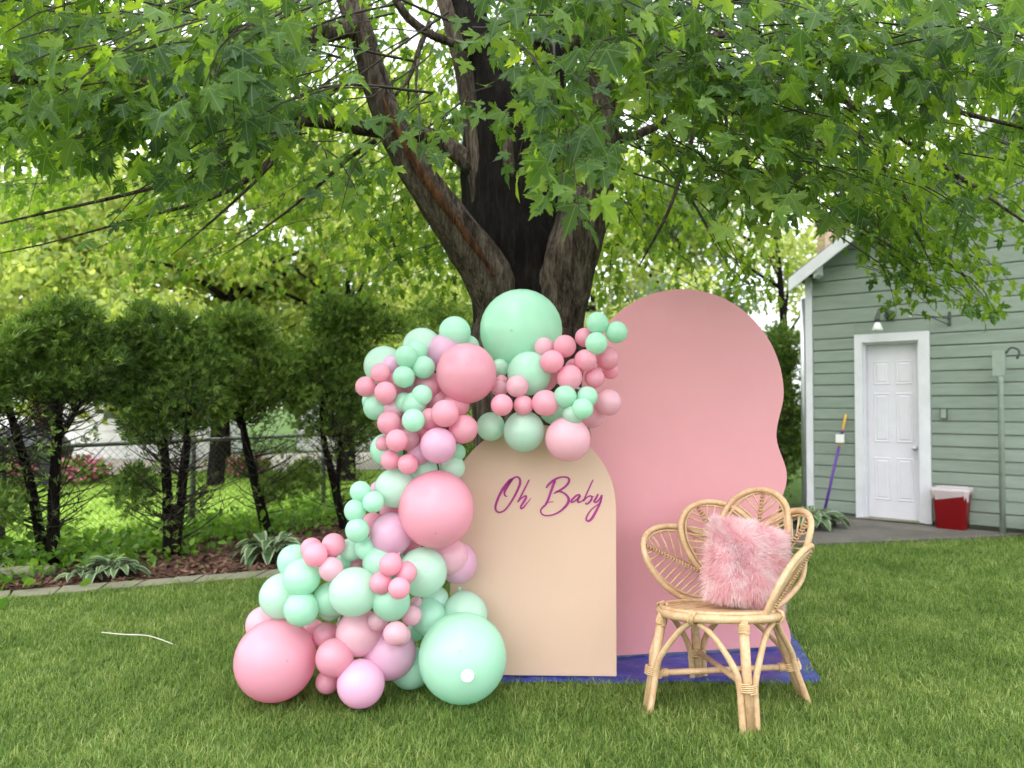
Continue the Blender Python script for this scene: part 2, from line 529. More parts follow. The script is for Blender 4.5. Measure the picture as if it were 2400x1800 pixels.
M['fence_pipe'] = simple('fence_pipe', (0.16, 0.165, 0.16), 0.45, 0.25, 6, metal=0.5)
M['white_house'] = simple('white_house_siding', (0.78, 0.78, 0.80), 0.6, 0.05, 3)
M['dark_cloth'] = simple('grill_cover', (0.045, 0.047, 0.06), 0.5, 0.3, 8, 0.5, 20)
M['brick'] = simple('chimney_brick', (0.50, 0.34, 0.30), 0.8, 0.25, 14, 0.5, 40)
M['lamp_metal'] = simple('lamp_metal', (0.075, 0.09, 0.075), 0.5, 0.2, 12)
M['dead_straw'] = simple('dead_straw', (0.48, 0.46, 0.36), 0.7, 0.1)
M['brown_roof'] = simple('brown_roof', (0.16, 0.11, 0.09), 0.9, 0.2, 20)

# ================================================================== SETTING
# ---- ground
def grid_sheet(x0, x1, y0, y1, nx, ny, zf):
    V, F = [], []
    for j in range(ny + 1):
        for i in range(nx + 1):
            x = x0 + (x1 - x0) * i / nx; y = y0 + (y1 - y0) * j / ny
            V.append((x, y, zf(x, y)))
    for j in range(ny):
        for i in range(nx):
            a = j * (nx + 1) + i
            F.append((a, a + 1, a + nx + 2, a + nx + 1))
    return V, F
o = part('ground', grid_sheet(-160, 160, -60, 260, 40, 40, lambda x, y: -0.012), M['ground'], None)
tag(o, 'green lawn ground across the whole back yard', 'ground', kind='structure')

# ---- bed, edging strip and pad outlines (x, y)
edge_front = [(-7.5, 4.2), (-3.64, 5.42), (-2.95, 5.72), (-2.45, 5.93), (-1.9, 6.10), (-1.0, 6.45), (0.2, 6.9)]
edge_back = [(-7.5, 4.55), (-3.75, 5.62), (-2.98, 5.95), (-2.45, 6.17), (-1.85, 6.42), (-1.0, 6.80), (0.2, 7.25)]
bed_back = [(-9.0, 2.6), (-4.75, 6.55), (-4.05, 7.6), (-3.35, 8.65), (-2.65, 9.7), (-1.9, 10.9), (-1.2, 12.0)]
pad = [G(1846, 1282), G(2322, 1262), G(2400, 1256), G(2560, 1262), Vector((6.9, 6.9, 0)), Vector((4.45, 9.30, 0)), Vector((3.6, 10.2, 0)), Vector((3.35, 9.6, 0))]
pad = [(p.x, p.y) for p in pad]
TARP = [(-0.10, 3.80), (1.515, 3.80), (1.66, 4.62), (-0.15, 4.62)]
def inside(poly, x, y):
    c = False; n = len(poly)
    for i in range(n):
        x1, y1 = poly[i]; x2, y2 = poly[i - 1]
        if (y1 > y) != (y2 > y) and x < (x2 - x1) * (y - y1) / (y2 - y1) + x1: c = not c
    return c
bed_poly = edge_back + bed_back[::-1]
edge_poly = edge_front + edge_back[::-1]

def flat_poly(poly, z):
    return [(x, y, z) for x, y in poly], [tuple(range(len(poly)))]
# mulch bed
V, F = [], []
nb = len(edge_back)
for i, (x, y) in enumerate(edge_back): V.append((x, y, 0.004))
for i, (x, y) in enumerate(bed_back): V.append((x, y, 0.02))
for i in range(nb - 1): F.append((i, i + 1, nb + i + 1, nb + i))
o = part('mulch_bed', (V, F), M['soil'], None)
tag(o, 'reddish brown mulch bed along the fence', 'mulch bed', kind='structure')
mulch_bed = o
# mulch chips
pts = []
while len(pts) < 9000:
    x = rng.uniform(-6, -0.4); y = rng.uniform(5.0, 9.5)
    if inside(bed_poly, x, y): pts.append((x, y, 0.008 + rng.uniform(0, 0.02)))
pts = np.array(pts, dtype=np.float32); n = len(pts)
a = rng.uniform(0, 2 * np.pi, n); ln = rng.uniform(0.02, 0.055, n); wd = rng.uniform(0.006, 0.014, n)
d1 = np.stack([np.cos(a) * ln, np.sin(a) * ln, rng.uniform(-0.3, 0.5, n) * ln], 1)
d2 = np.stack([-np.sin(a) * wd, np.cos(a) * wd, rng.uniform(-0.4, 0.4, n) * wd], 1)
vv = np.stack([pts - d1 - d2, pts + d1 - d2, pts + d1 + d2, pts - d1 + d2], 1).reshape(-1, 3)
ff = np.arange(n * 4).reshape(-1, 4)
o = obj('mulch_chips', npmesh('mulch_chips', vv, ff, attrs={'rnd': ('FLOAT', np.repeat(rng.random(n), 4))}), M['mulch'])
tag(o, 'loose reddish brown wood chips on the planting bed', 'mulch', kind='stuff')

# edging strip: separate slabs
strip = empty('edging_path', (-2.9, 5.85, 0), 'pale narrow concrete edging strip between lawn and mulch bed', 'path')
strip['kind'] = 'structure'
def along(line, t):
    n = len(line) - 1; k = min(int(t * n), n - 1); f = t * n - k
    return Vector((line[k][0] + (line[k + 1][0] - line[k][0]) * f, line[k][1] + (line[k + 1][1] - line[k][1]) * f, 0))
NS = 16
for i in range(NS):
    t0, t1 = i / NS + 0.0016, (i + 1) / NS - 0.0016
    a0, a1, b1, b0 = along(edge_front, t0), along(edge_front, t1), along(edge_back, t1), along(edge_back, t0)
    up = Vector((0, 0, random.uniform(0.010, 0.018)))
    part('slab', prism([a0, a1, b1, b0], up), M['edging'], strip, smooth=False)

# pad by the shed
o = part('concrete_pad', prism([Vector((x, y, -0.01)) for x, y in pad], (0, 0, 0.03)), M['concrete'], None, smooth=False)
tag(o, 'grey concrete pad before the shed door', 'pavement', kind='structure')

# neighbour's pale drive beyond the fence
o = part('driveway', ([(-14, 13.4, -0.004), (3.2, 17.5, -0.004), (3.2, 24, -0.004), (-16, 18.5, -0.004)], [(0, 1, 2, 3)]), M['gravel'], None)
tag(o, 'pale pinkish gravel drive beyond the fence', 'driveway', kind='structure')

def sunlit_lawn():  # bright sun on the open lawn is put into this lighter base colour
    b = NB('sunlit_lawn')
    n = b.noise(3.0, 6, 0.75, b.wpos())
    c = b.ramp(n, [(0.3, (0.22, 0.36, 0.06)), (0.55, (0.36, 0.52, 0.10)), (0.8, (0.50, 0.62, 0.18))])
    return b.done(b.bsdf(c, 0.9, 0.1, n, 0.5, 0.03))
M['sunlit_lawn'] = sunlit_lawn()
o = part('neighbour_lawn', ([(-15, -1.5, -.006), (-5.75, 5.1, -.006), (-1.0, 12.3, -.006), (0.5, 16.6, -.006), (-14, 13.2, -.006)], [(0, 1, 2, 3, 4)]), M['sunlit_lawn'], None)
tag(o, 'lawn of the neighbouring yard, sunlit brightness painted into its lime green', 'lawn', kind='structure')
# ---- grass (geometry-node scatter of tufts)
def make_tuft(seed, nbl, h, rad, wid, mat='grass'):
    r = np.random.default_rng(seed)
    V, F, rn, tp = [], [], [], []
    for i in range(nbl):
        a = r.uniform(0, 2 * np.pi); d = rad * math.sqrt(r.random())
        p = np.array([math.cos(a) * d, math.sin(a) * d, -0.006])
        hh = h * r.uniform(0.45, 1.2); la = r.uniform(0, 2 * np.pi); lean = r.uniform(0.1, 1.25)
        ld = np.array([math.cos(la), math.sin(la), 0]); sd_ = np.array([-ld[1], ld[0], 0])
        w = wid * r.uniform(0.7, 1.3); q = r.random(); k = len(V)
        for s, ws in ((0, 1.0), (0.4, 0.9), (0.75, 0.6)):
            c = p + np.array([0, 0, hh * s * (1 - 0.22 * lean * s)]) + ld * (hh * lean * s * s)
            V += [c - sd_ * w * ws / 2, c + sd_ * w * ws / 2]; rn += [q, q]; tp += [s, s]
        V.append(p + np.array([0, 0, hh * (1 - 0.3 * lean)]) + ld * hh * lean); rn.append(q); tp.append(1.0)
        F += [(k, k + 1, k + 3), (k, k + 3, k + 2), (k + 2, k + 3, k + 5), (k + 2, k + 5, k + 4), (k + 4, k + 5, k + 6)]
    m = npmesh('tuft', np.array(V), np.array(F), attrs={'rnd': ('FLOAT', rn), 'tipness': ('FLOAT', tp)})
    m.materials.append(M[mat])
    return m
def scatter_grass(name, faces_geo, dens_per_vert, tufts, label, seed, smin=0.6, smax=1.35):
    coll = bpy.data.collections.new(name + '_tufts')
    for m in tufts: coll.objects.link(bpy.data.objects.new('tuft', m))
    mesh = npmesh(name, faces_geo[0], faces_geo[1], attrs={'dens': ('FLOAT', dens_per_vert)})
    o = obj(name, mesh, M['grass'])
    ng = bpy.data.node_groups.new(name, 'GeometryNodeTree')
    ng.interface.new_socket(name='Geometry', in_out='INPUT', socket_type='NodeSocketGeometry')
    ng.interface.new_socket(name='Geometry', in_out='OUTPUT', socket_type='NodeSocketGeometry')
    N = ng.nodes.new; Lk = ng.links.new
    gi, go = N('NodeGroupInput'), N('NodeGroupOutput')
    dp = N('GeometryNodeDistributePointsOnFaces'); dp.inputs['Seed'].default_value = seed
    na = N('GeometryNodeInputNamedAttribute'); na.data_type = 'FLOAT'; na.inputs['Name'].default_value = 'dens'
    ci = N('GeometryNodeCollectionInfo'); ci.inputs[0].default_value = coll
    ci.inputs['Separate Children'].default_value = True; ci.inputs['Reset Children'].default_value = True
    ip = N('GeometryNodeInstanceOnPoints'); ip.inputs['Pick Instance'].default_value = True
    rv = N('FunctionNodeRandomValue'); rv.data_type = 'FLOAT_VECTOR'
    rv.inputs[0].default_value = (-0.18, -0.18, 0); rv.inputs[1].default_value = (0.18, 0.18, 6.283)
    rs = N('FunctionNodeRandomValue'); rs.data_type = 'FLOAT'
    rs.inputs[2].default_value = smin; rs.inputs[3].default_value = smax
    Lk(gi.outputs[0], dp.inputs['Mesh']); Lk(na.outputs['Attribute'], dp.inputs['Density'])
    Lk(dp.outputs['Points'], ip.inputs['Points']); Lk(ci.outputs[0], ip.inputs['Instance'])
    Lk(rv.outputs[0], ip.inputs['Rotation']); Lk(rs.outputs[1], ip.inputs['Scale'])
    Lk(ip.outputs[0], go.inputs[0])
    md = o.modifiers.new('scatter', 'NODES'); md.node_group = ng
    return tag(o, label, 'grass', kind='stuff')
def lawn_cells(x0, x1, y0, y1, s, keep, dens):
    xs = np.arange(x0, x1 + 1e-6, s); ys = np.arange(y0, y1 + 1e-6, s)
    idx = {}; V, F, D = [], [], []
    def vid(i, j):
        if (i, j) not in idx:
            idx[(i, j)] = len(V); V.append((xs[i], ys[j], 0.0)); D.append(dens(xs[i], ys[j]))
        return idx[(i, j)]
    for j in range(len(ys) - 1):
        for i in range(len(xs) - 1):
            if keep(xs[i] + s / 2, ys[j] + s / 2): F.append((vid(i, j), vid(i + 1, j), vid(i + 1, j + 1), vid(i, j + 1)))
    return (np.array(V), np.array(F)), D
def left_of_edge(x, y):    # lawn side of the edging strip
    return not (inside(bed_poly, x, y) or inside(edge_poly, x, y))
def keep_near(x, y):
    if abs(x) > 0.72 * y + 0.5: return False
    if inside(TARP, x, y) or inside(pad, x, y): return False
    if not left_of_edge(x, y): return False
    if x < -1.0 and y > 6.2 + (x + 1.9) * 0.38: return False
    return not (y > 8.8)
def dens_near(x, y):
    base = 1750 if y < 3.9 else 1750 * (3.9 / y) ** 2.0
    return base
geo, D = lawn_cells(-5.5, 6.4, 2.3, 9.0, 0.1, keep_near, dens_near)
tufts = [make_tuft(20 + i, 22, 0.043, 0.042, 0.0023) for i in range(9)]
scatter_grass('lawn_grass', geo, D, tufts, 'short mown green grass of the front lawn', 3)
geo, D = lawn_cells(-11, 1.5, 7.0, 15.6, 0.25, lambda x, y: (y > 10.9 + (x + 1.9) * 1.52 + 0.2) and y < 13.3 + (x + 14) * 0.24, lambda x, y: 70)
tufts2 = [make_tuft(50 + i, 26, 0.06, 0.11, 0.008, 'sunlit_lawn') for i in range(4)]
scatter_grass('neighbour_grass', geo, D, tufts2, 'grass of the neighbouring lawn beyond the fence, sunlight painted into its green', 5)

# ================================================================== LEAF TOOLS
half = [(0, 0), (.05, .02), (.16, -.06), (.22, -.05), (.30, -.13), (.29, -.04), (.34, -.02), (.25, .07), (.19, .14), (.27, .14), (.36, .10), (.41, .17), (.55, .20), (.49, .26), (.62, .34), (.50, .36), (.52, .45), (.42, .44), (.33, .43), (.15, .40), (.155, .47), (.27, .62), (.20, .63), (.24, .74), (.16, .72), (.13, .84), (.07, .83), (0, 1.05)]
half_mid = [(0, 0), (.06, .02), (.28, -.10), (.25, .02), (.19, .12), (.34, .13), (.55, .27), (.45, .31), (.50, .45), (.35, .41), (.165, .35), (.15, .52), (.27, .63), (.17, .66), (.13, .80), (0, 1.02)]
def maple_template(curl=0.25, fold=0.22, droop=0.25, half=half):
    pts = half + [(-x, y) for x, y in half[-2:0:-1]]
    V = [(0, .30, 0)] + [(x, y, 0) for x, y in pts]
    V = np.array(V, dtype=np.float32)
    V[:, 2] = fold * np.abs(V[:, 0]) - curl * np.abs(V[:, 0]) ** 2 * 1.8 - droop * V[:, 1] ** 2
    n = len(pts)
    F = np.array([(0, 1 + i, 1 + (i + 1) % n) for i in range(n)])
    return V, F
def maple_simple():
    h = [(0, 0), (.26, -.06), (.19, .13), (.53, .34), (.17, .38), (.22, .64), (0, 1.02)]
    pts = h + [(-x, y) for x, y in h[-2:0:-1]]
    V = np.array([(0, .30, 0)] + [(x, y, 0.1 * abs(x) - .25 * y * y) for x, y in pts], dtype=np.float32)
    n = len(pts)
    return V, np.array([(0, 1 + i, 1 + (i + 1) % n) for i in range(n)])
def oval_template():
    V = np.array([(0, 0, 0), (.3, .35, .06), (.22, .75, 0), (0, 1, -.12), (-.22, .75, 0), (-.3, .35, .06)], dtype=np.float32)
    return V, np.array([(0, 1, 2), (0, 2, 3), (0, 3, 4), (0, 4, 5)])
def spray_template(k=5, seed=0):
    r = np.random.default_rng(seed); V, F = [], []
    for i in range(k):
        a = (i - (k - 1) / 2) * 0.42 + r.uniform(-.1, .1); L = 1.0 - 0.28 * abs(i - (k - 1) / 2)
        d = np.array([math.sin(a), math.cos(a), 0]); s = np.array([d[1], -d[0], 0]) * .085
        b = len(V); z = r.uniform(-.12, .12)
        V += [d * .05, d * L * .6 + s + [0, 0, .10 + z], d * L + [0, 0, z * 1.6], d * L * .6 - s + [0, 0, .10 + z]]
        F += [(b, b + 1, b + 2), (b, b + 2, b + 3)]
    return np.array(V, dtype=np.float32), np.array(F)
def norm(a): return a / np.maximum(np.linalg.norm(a, axis=1, keepdims=True), 1e-6)
def leaves_mesh(name, tmpl, pos, tip, nrm, size, rnd, off=(0, 0, 0), vary=False):
    tv, tf = tmpl
    tz = np.repeat(tv[None, :, 2], len(pos), 0)
    if vary:      # every leaf folds, curls, droops and twists in its own way
        q = np.random.default_rng(len(pos)); n_ = len(pos); x_, y_ = tv[None, :, 0], tv[None, :, 1]
        tz = q.uniform(-.1, .55, (n_, 1)) * np.abs(x_) - q.uniform(-.2, 1.3, (n_, 1)) * x_ ** 2 - q.uniform(-.15, .6, (n_, 1)) * y_ ** 2 + q.normal(0, .35, (n_, 1)) * x_ * y_
    tip = norm(tip); side = norm(np.cross(tip, nrm)); nr = np.cross(side, tip)
    n, k = len(pos), len(tv)
    V = (pos[:, None, :] + size[:, None, None] * (tv[None, :, 0:1] * side[:, None, :] + tv[None, :, 1:2] * tip[:, None, :] + tz[:, :, None] * nr[:, None, :]))
    F = tf[None, :, :] + (np.arange(n) * k)[:, None, None]
    V = V.reshape(-1, 3) - np.array(off, dtype=np.float32)
    uv = np.tile(np.stack([tv[:, 0], tv[:, 1], np.zeros(k)], 1), (n, 1))
    return npmesh(name, V, F.reshape(-1, 3), smooth=False, attrs={'rnd': ('FLOAT', np.repeat(rnd, k)), 'luv': ('FLOAT_VECTOR', uv)})

# ================================================================== MAPLE TREE
TREE = Vector((0.13, 5.35, 0.0))
maple = empty('maple_tree', TREE, 'large maple tree with forked dark trunk and leafy boughs over the backdrop', 'tree')
def limb(name, pix, radii, mat, sides=40, n=8, jit=0.012):
    path = smooth_path([P(*p) for p in pix], n)
    return part(name, tube(path, lerp_list(radii, len(path)), sides, jitter=jit, ridge=.075 if sides > 20 else 0), M[mat], maple), path
# trunk: root flare, bole, up to the crotch
tp = smooth_path([TREE + Vector((0.0, 0, -0.05)), TREE + Vector((0, 0, 0.25)), TREE + Vector((0, 0, 0.9)), TREE + Vector((-0.02, 0, 1.7)), TREE + Vector((-.03, .08, 1.95)), TREE + Vector((-.03, .1, 2.1))], 4)
trunk = part('trunk', tube(tp, lerp_list([.62, .46, .40, .40, .37, .28], len(tp)), 48, jitter=0.012, ridge=.07), M['bark'], maple)
_, pathL = limb('limb', [(1185, 760, 5.22), (1150, 660, 5.12), (1080, 555, 5.05), (1000, 440, 5.0), (935, 330, 4.98), (890, 220, 5.0), (850, 90, 5.0), (790, -80, 5.05), (740, -260, 5.1)], [.17, .165, .138, .115, .100, .090, .082, .075, .06], 'bark')
_, pathR = limb('limb', [(1300, 760, 5.25), (1325, 650, 5.18), (1360, 540, 5.15), (1390, 420, 5.15), (1405, 300, 5.2), (1398, 150, 5.25), (1385, -40, 5.3), (1380, -260, 5.4)], [.19, .19, .17, .15, .13, .115, .10, .08], 'bark')
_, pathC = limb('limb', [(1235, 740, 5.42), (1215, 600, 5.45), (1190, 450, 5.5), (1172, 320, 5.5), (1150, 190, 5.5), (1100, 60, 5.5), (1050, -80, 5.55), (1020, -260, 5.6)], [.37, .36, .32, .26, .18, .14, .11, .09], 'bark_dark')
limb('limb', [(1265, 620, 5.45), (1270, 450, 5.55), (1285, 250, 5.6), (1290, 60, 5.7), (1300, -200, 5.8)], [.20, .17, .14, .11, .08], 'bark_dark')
limb('limb', [(1150, 560, 5.38), (1128, 430, 5.36), (1120, 330, 5.36), (1100, 230, 5.38), (1075, 120, 5.4), (1040, 0, 5.4)], [.10, .09, .085, .07, .06, .05], 'bark')
# side branches (pixel path, radii)
side = [
    ([(1115, 395, 5.35), (1060, 350, 5.4), (1000, 318, 5.4), (870, 303, 5.4), (760, 285, 5.3), (690, 275, 5.2), (610, 240, 5.0), (470, 225, 4.8), (300, 230, 4.5)], [.075, .065, .06, .055, .05, .045, .035, .025, .015]),
    ([(715, 283, 5.22), (640, 320, 5.1), (560, 370, 4.9), (440, 415, 4.7), (300, 455, 4.4), (80, 505, 4.1), (-150, 560, 3.9)], [.033, .027, .022, .016, .011, .007, .003]),
    ([(705, 288, 5.2), (650, 360, 5.2), (580, 420, 5.1), (480, 470, 5.0), (330, 510, 4.9), (90, 575, 4.7), (-150, 620, 4.5)], [.03, .025, .02, .014, .009, .005, .002]),
    ([(840, 60, 5.0), (640, 110, 4.5), (420, 180, 4.1), (240, 203, 3.9), (120, 192, 3.8), (20, 178, 3.7), (-160, 150, 3.6)], [.06, .05, .042, .038, .035, .032, .02]),
    ([(1330, 118, 5.2), (1400, 62, 4.9), (1480, 5, 4.6), (1600, -80, 4.2), (1760, -150, 3.8)], [.062, .058, .055, .045, .02]),
    ([(1130, 118, 5.4), (1060, 100, 5.2), (1000, 75, 5.1), (945, 28, 5.0), (900, -60, 4.9)], [.035, .03, .03, .028, .02]),
    ([(1400, 120, 5.25), (1520, 95, 5.1), (1640, 95, 5.0), (1760, 85, 4.9), (1950, 150, 4.7), (2150, 235, 4.5), (2400, 300, 4.3)], [.06, .052, .045, .04, .03, .02, .01]),
    ([(1405, 330, 5.2), (1480, 320, 5.4), (1530, 300, 5.6), (1640, 250, 5.9), (1800, 230, 6.2), (2000, 300, 6.4), (2250, 420, 6.4)], [.04, .035, .03, .028, .024, .018, .008]),
    ([(1250, 90, 5.6), (1480, 20, 5.8), (1700, 60, 6.0), (1900, 200, 6.3), (2060, 380, 6.5), (2170, 540, 6.6), (2310, 700, 6.6)], [.05, .04, .034, .026, .02, .012, .004]),
    ([(1632, 235, 5.4), (1620, 330, 5.4), (1590, 430, 5.4), (1560, 510, 5.4), (1500, 620, 5.4)], [.018, .017, .014, .012, .005]),
    ([(1700, 250, 5.2), (1705, 330, 5.2), (1720, 400, 5.2), (1780, 440, 5.1)], [.012, .011, .009, .004]),
    ([(1780, 230, 5.6), (1850, 320, 5.7), (1900, 380, 5.8), (1980, 480, 6.0), (2080, 590, 6.1), (2200, 690, 6.1)], [.018, .016, .014, .011, .008, .003]),
    ([(1850, 120, 5.2), (1950, 210, 5.3), (2060, 290, 5.4), (2200, 380, 5.4), (2400, 520, 5.3)], [.03, .026, .022, .016, .008]),
    ([(1010, 50, 5.3), (985, 110, 5.3), (960, 180, 5.25), (925, 225, 5.2)], [.018, .017, .015, .012]),
    ([(980, 140, 5.25), (975, 200, 5.2), (985, 270, 5.1)], [.011, .009, .006]),
    ([(900, 180, 5.05), (800, 200, 5.0), (720, 270, 4.9), (640, 380, 4.8), (540, 480, 4.7), (400, 600, 4.6)], [.02, .018, .015, .012, .009, .003]),
    ([(880, 330, 5.3), (820, 370, 5.4), (740, 440, 5.5), (640, 520, 5.6), (520, 600, 5.7)], [.018, .015, .012, .008, .003]),
]
for pix, rad in side:
    limb('branch', pix, rad, 'bark', 8, 4, 0.03)
# cut stub hanging at the fork
limb('stub', [(1182, 300, 5.25), (1190, 350, 5.22), (1196, 420, 5.2)], [.035, .045, .042], 'bark', 10, 4, 0.03)
# bark wound along the left limb, on the side that faces the yard
sc_pts = []
for i, p in enumerate(pathL):
    if 9 <= i <= 38: sc_pts.append(p)
sv, sf = [], []
nS = len(sc_pts)
for i, p in enumerate(sc_pts):
    t = (sc_pts[min(i + 1, nS - 1)] - sc_pts[max(i - 1, 0)]).normalized()
    outd = Vector((0.10, -1, 0.15)); outd = (outd - t * outd.dot(t)).normalized()
    sdv = t.cross(outd).normalized()
    f = i / (nS - 1); rad = 0.160 - 0.055 * f
    w = (0.034 * math.sin(math.pi * min(1, f * 0.9 + 0.1)) ** 0.6 + 0.004) * random.uniform(0.7, 1.2)
    for k in (-1, -0.4, 0.4, 1):
        a = k * w / rad
        h = rad + (0.012 if abs(k) < 0.5 else -0.012)
        sv.append(p + (outd * math.cos(a) + sdv * math.sin(a)) * h)
for i in range(nS - 1):
    for k in range(3):
        a = i * 4 + k; sf.append((a, a + 1, a + 5, a + 4))
o = part('bark_scar', (sv, sf), M['scar'], maple); o['label'] = 'orange brown split bark wound'

# --- foliage: sprays of leaves on thin drooping shoots
axis = np.array([TREE.x, TREE.y])
L_pos, L_tip, L_nrm, L_size, L_rnd = [], [], [], [], []
tw_V, tw_F = [], []
def add_tube(path, r0, r1, sides=4):
    v, f = tube(path, lerp_list([r0, r1], len(path)), sides, cap=False)
    k = len(tw_V); tw_V.extend(v); tw_F.extend(tuple(i + k for i in q) for q in f)
def spray(c, nleaf, lsize, spread=0.32, lime=0.0, link=True):
    c = np.array(c)
    o2 = c[:2] - axis; dist = np.linalg.norm(o2); o2 = o2 / max(dist, .01)
    a = rng.normal(0, 0.6); ca, sa = math.cos(a), math.sin(a)
    o3 = np.array([o2[0] * ca - o2[1] * sa, o2[0] * sa + o2[1] * ca, 0.0])
    p0 = c - o3 * spread * 1.2 + np.array([0, 0, 0.16 + rng.uniform(0, .08)])
    p1 = c + o3 * spread * 0.15 + np.array([0, 0, 0.03])
    p2 = c + o3 * spread * 0.9 - np.array([0, 0, 0.10 + rng.uniform(0, 0.12)])
    path = [Vector(p0), Vector((p0 + p1) / 2 + np.array([0, 0, .03])), Vector(p1), Vector((p1 + p2) / 2), Vector(p2)]
    add_tube(path, 0.005, 0.0015, 3)
    if link:
        q = np.array([axis[0] + o2[0] * dist * rng.uniform(.25, .5), axis[1] + o2[1] * dist * rng.uniform(.25, .5), c[2] + rng.uniform(.5, 1.3)])
        mid = (q + p0) / 2 + np.array([rng.normal(0, .1), rng.normal(0, .1), rng.uniform(.02, .22)])
        add_tube(smooth_path([Vector(q), Vector(mid), Vector(p0)], 4), 0.009, 0.005, 4)
    for i in range(nleaf):
        f = (i + rng.random()) / nleaf
        base = p0 * (1 - f) ** 2 + 2 * f * (1 - f) * p1 + f * f * p2
        sgn = 1 if i % 2 else -1
        sidev = np.array([-o3[1], o3[0], 0]) * sgn
        pet = sidev * rng.uniform(.04, .12) + o3 * rng.uniform(-.02, .08) + np.array([0, 0, rng.uniform(-.07, .03)])
        L_pos.append(base + pet)
        L_tip.append(sidev * rng.uniform(.0, .7) + o3 * rng.uniform(.1, .8) + np.array([0, 0, -rng.uniform(.35, 1.3)]) + rng.normal(0, .2, 3))
        L_nrm.append(np.array([o2[0], o2[1], 0]) * rng.uniform(.0, .95) + np.array([0, 0, rng.uniform(.3, 1.1)]) + rng.normal(0, .38, 3))
        L_size.append(lsize * rng.uniform(.68, 1.2))
        L_rnd.append(rng.uniform(0.8, 0.99) if rng.random() < lime else rng.random() * 0.78)
def field(n, x0, x1, y0, y1, d0, d1, nleaf, ls, spread=.32, lime=0.02, keep=None, link=0.08):
    n = int(n * 1.12 + .5); nleaf += 2; ls *= .84
    k = 0; tries = 0
    while k < n and tries < n * 20:
        tries += 1
        sx, sy, d = rng.uniform(x0, x1), rng.uniform(y0, y1), rng.uniform(d0, d1)
        if keep is not None and rng.random() > keep(sx, sy, d): continue
        spray(P(sx, sy, d), nleaf, ls, spread, lime, rng.random() < link); k += 1
# near boughs (2.6-3.7 m)
field(30, -150, 420, -60, 300, 2.8, 3.7, 10, .125, .3)
field(24, 150, 720, 0, 290, 2.8, 3.7, 10, .125, .3)
field(10, 180, 640, 250, 400, 2.9, 3.6, 9, .125, .26)
field(6, 490, 610, 110, 210, 2.6, 2.9, 9, .125, .18, lime=0.6)  # cluster's sunlit look put into lighter leaf colour by a high lime share
field(4, 340, 560, 380, 480, 3.1, 3.6, 8, .11, .2)
field(3, 770, 860, 370, 470, 3.2, 3.5, 8, .10, .16, lime=.3)
field(4, 930, 1070, 250, 350, 3.6, 4.0, 8, .105, .18)
field(14, 1150, 1500, -60, 150, 2.9, 3.7, 10, .12, .26)
field(9, 1190, 1420, 150, 340, 2.8, 3.4, 9, .12, .2, lime=.08)
field(4, 1270, 1380, 350, 420, 2.7, 2.9, 8, .13, .12, lime=.1)
field(28, 1450, 2050, -60, 230, 3.0, 3.9, 10, .12, .3)
field(16, 1480, 1980, 180, 370, 3.2, 4.0, 10, .12, .3)
field(9, 1660, 1900, 380, 480, 3.2, 3.8, 9, .12, .22)
field(24, 1980, 2550, -60, 280, 2.8, 3.8, 10, .125, .3)
# middle boughs (4-6 m)
def kmid(sx, sy, d):
    if 720 < sx < 1130: return 0.03 if sy > -60 else .4
    if 1130 <= sx < 1480 and sy > 120: return 0.03
    lim = 400 if sx < 780 else 490
    return 1.0 if sy < lim - 110 else (0.4 if sy < lim else 0.0)
field(185, -150, 2550, -120, 500, 4.0, 5.0, 10, .12, .36, keep=kmid)
field(110, -150, 2550, -250, 420, 5.0, 6.2, 10, .12, .4, keep=kmid)
# far side of the crown (6-9.5 m), small in view, hanging low
def kfar(sx, sy, d):
    if sx > 1880:
        lim = 560 + (sx - 1880) * 0.25 if sx < 2260 else 560
    elif sx > 1420: lim = 700
    elif sx > 800: lim = 660
    else: lim = 600
    if 1800 < sx < 2040 and 490 < sy < 720: return 0.0
    g = 0.55 + 0.45 * math.sin(sx * .013 + 1.3) * math.sin(sy * .017 + sx * .004)
    return (1.0 if sy < lim - 130 else (0.55 if sy < lim else 0.0)) * g
field(430, -150, 2550, -150, 720, 6.3, 8.2, 11, .115, .42, keep=kfar, lime=.05)
field(230, -150, 2550, 0, 720, 8.0, 9.6, 12, .115, .5, keep=kfar, lime=.06)
# boughs that hang in front of the shed
field(22, 2030, 2170, 470, 630, 5.8, 6.8, 10, .105, .3, link=.3)
field(16, 2080, 2290, 560, 700, 5.8, 6.8, 9, .105, .26, link=.2)
field(30, 2040, 2520, 330, 500, 5.4, 6.8, 10, .11, .34, link=.2)
field(7, 2020, 2100, 440, 520, 5.6, 6.6, 10, .11, .26, link=.1)
field(7, 2230, 2350, 640, 720, 6.0, 6.6, 8, .10, .2, link=0)
field(4, 1720, 1780, 580, 690, 5.8, 6.8, 9, .105, .16, link=.3)
field(120, 330, 1120, 300, 650, 6.5, 9.0, 11, .11, .42, lime=.05)
# upper crown, above the frame
for _ in range(70):
    a = rng.uniform(0, 2 * np.pi); rr = rng.uniform(.5, 4.2)
    spray((TREE.x + rr * math.cos(a), TREE.y + 0.7 + rr * math.sin(a) * .8, rng.uniform(4.6, 7.2)), 9, .15, .5, 0.02, False)

# unseen crown sprays added above the camera to block light from overhead
for _ in range(110):
    spray((rng.uniform(-4, 4), rng.uniform(-1.0, 2.2), rng.uniform(3.4, 5.2)), 10, .16, .5, 0.02, False)
L_pos, L_tip, L_nrm = np.array(L_pos), np.array(L_tip), np.array(L_nrm)
L_size, L_rnd = np.array(L_size), np.array(L_rnd)
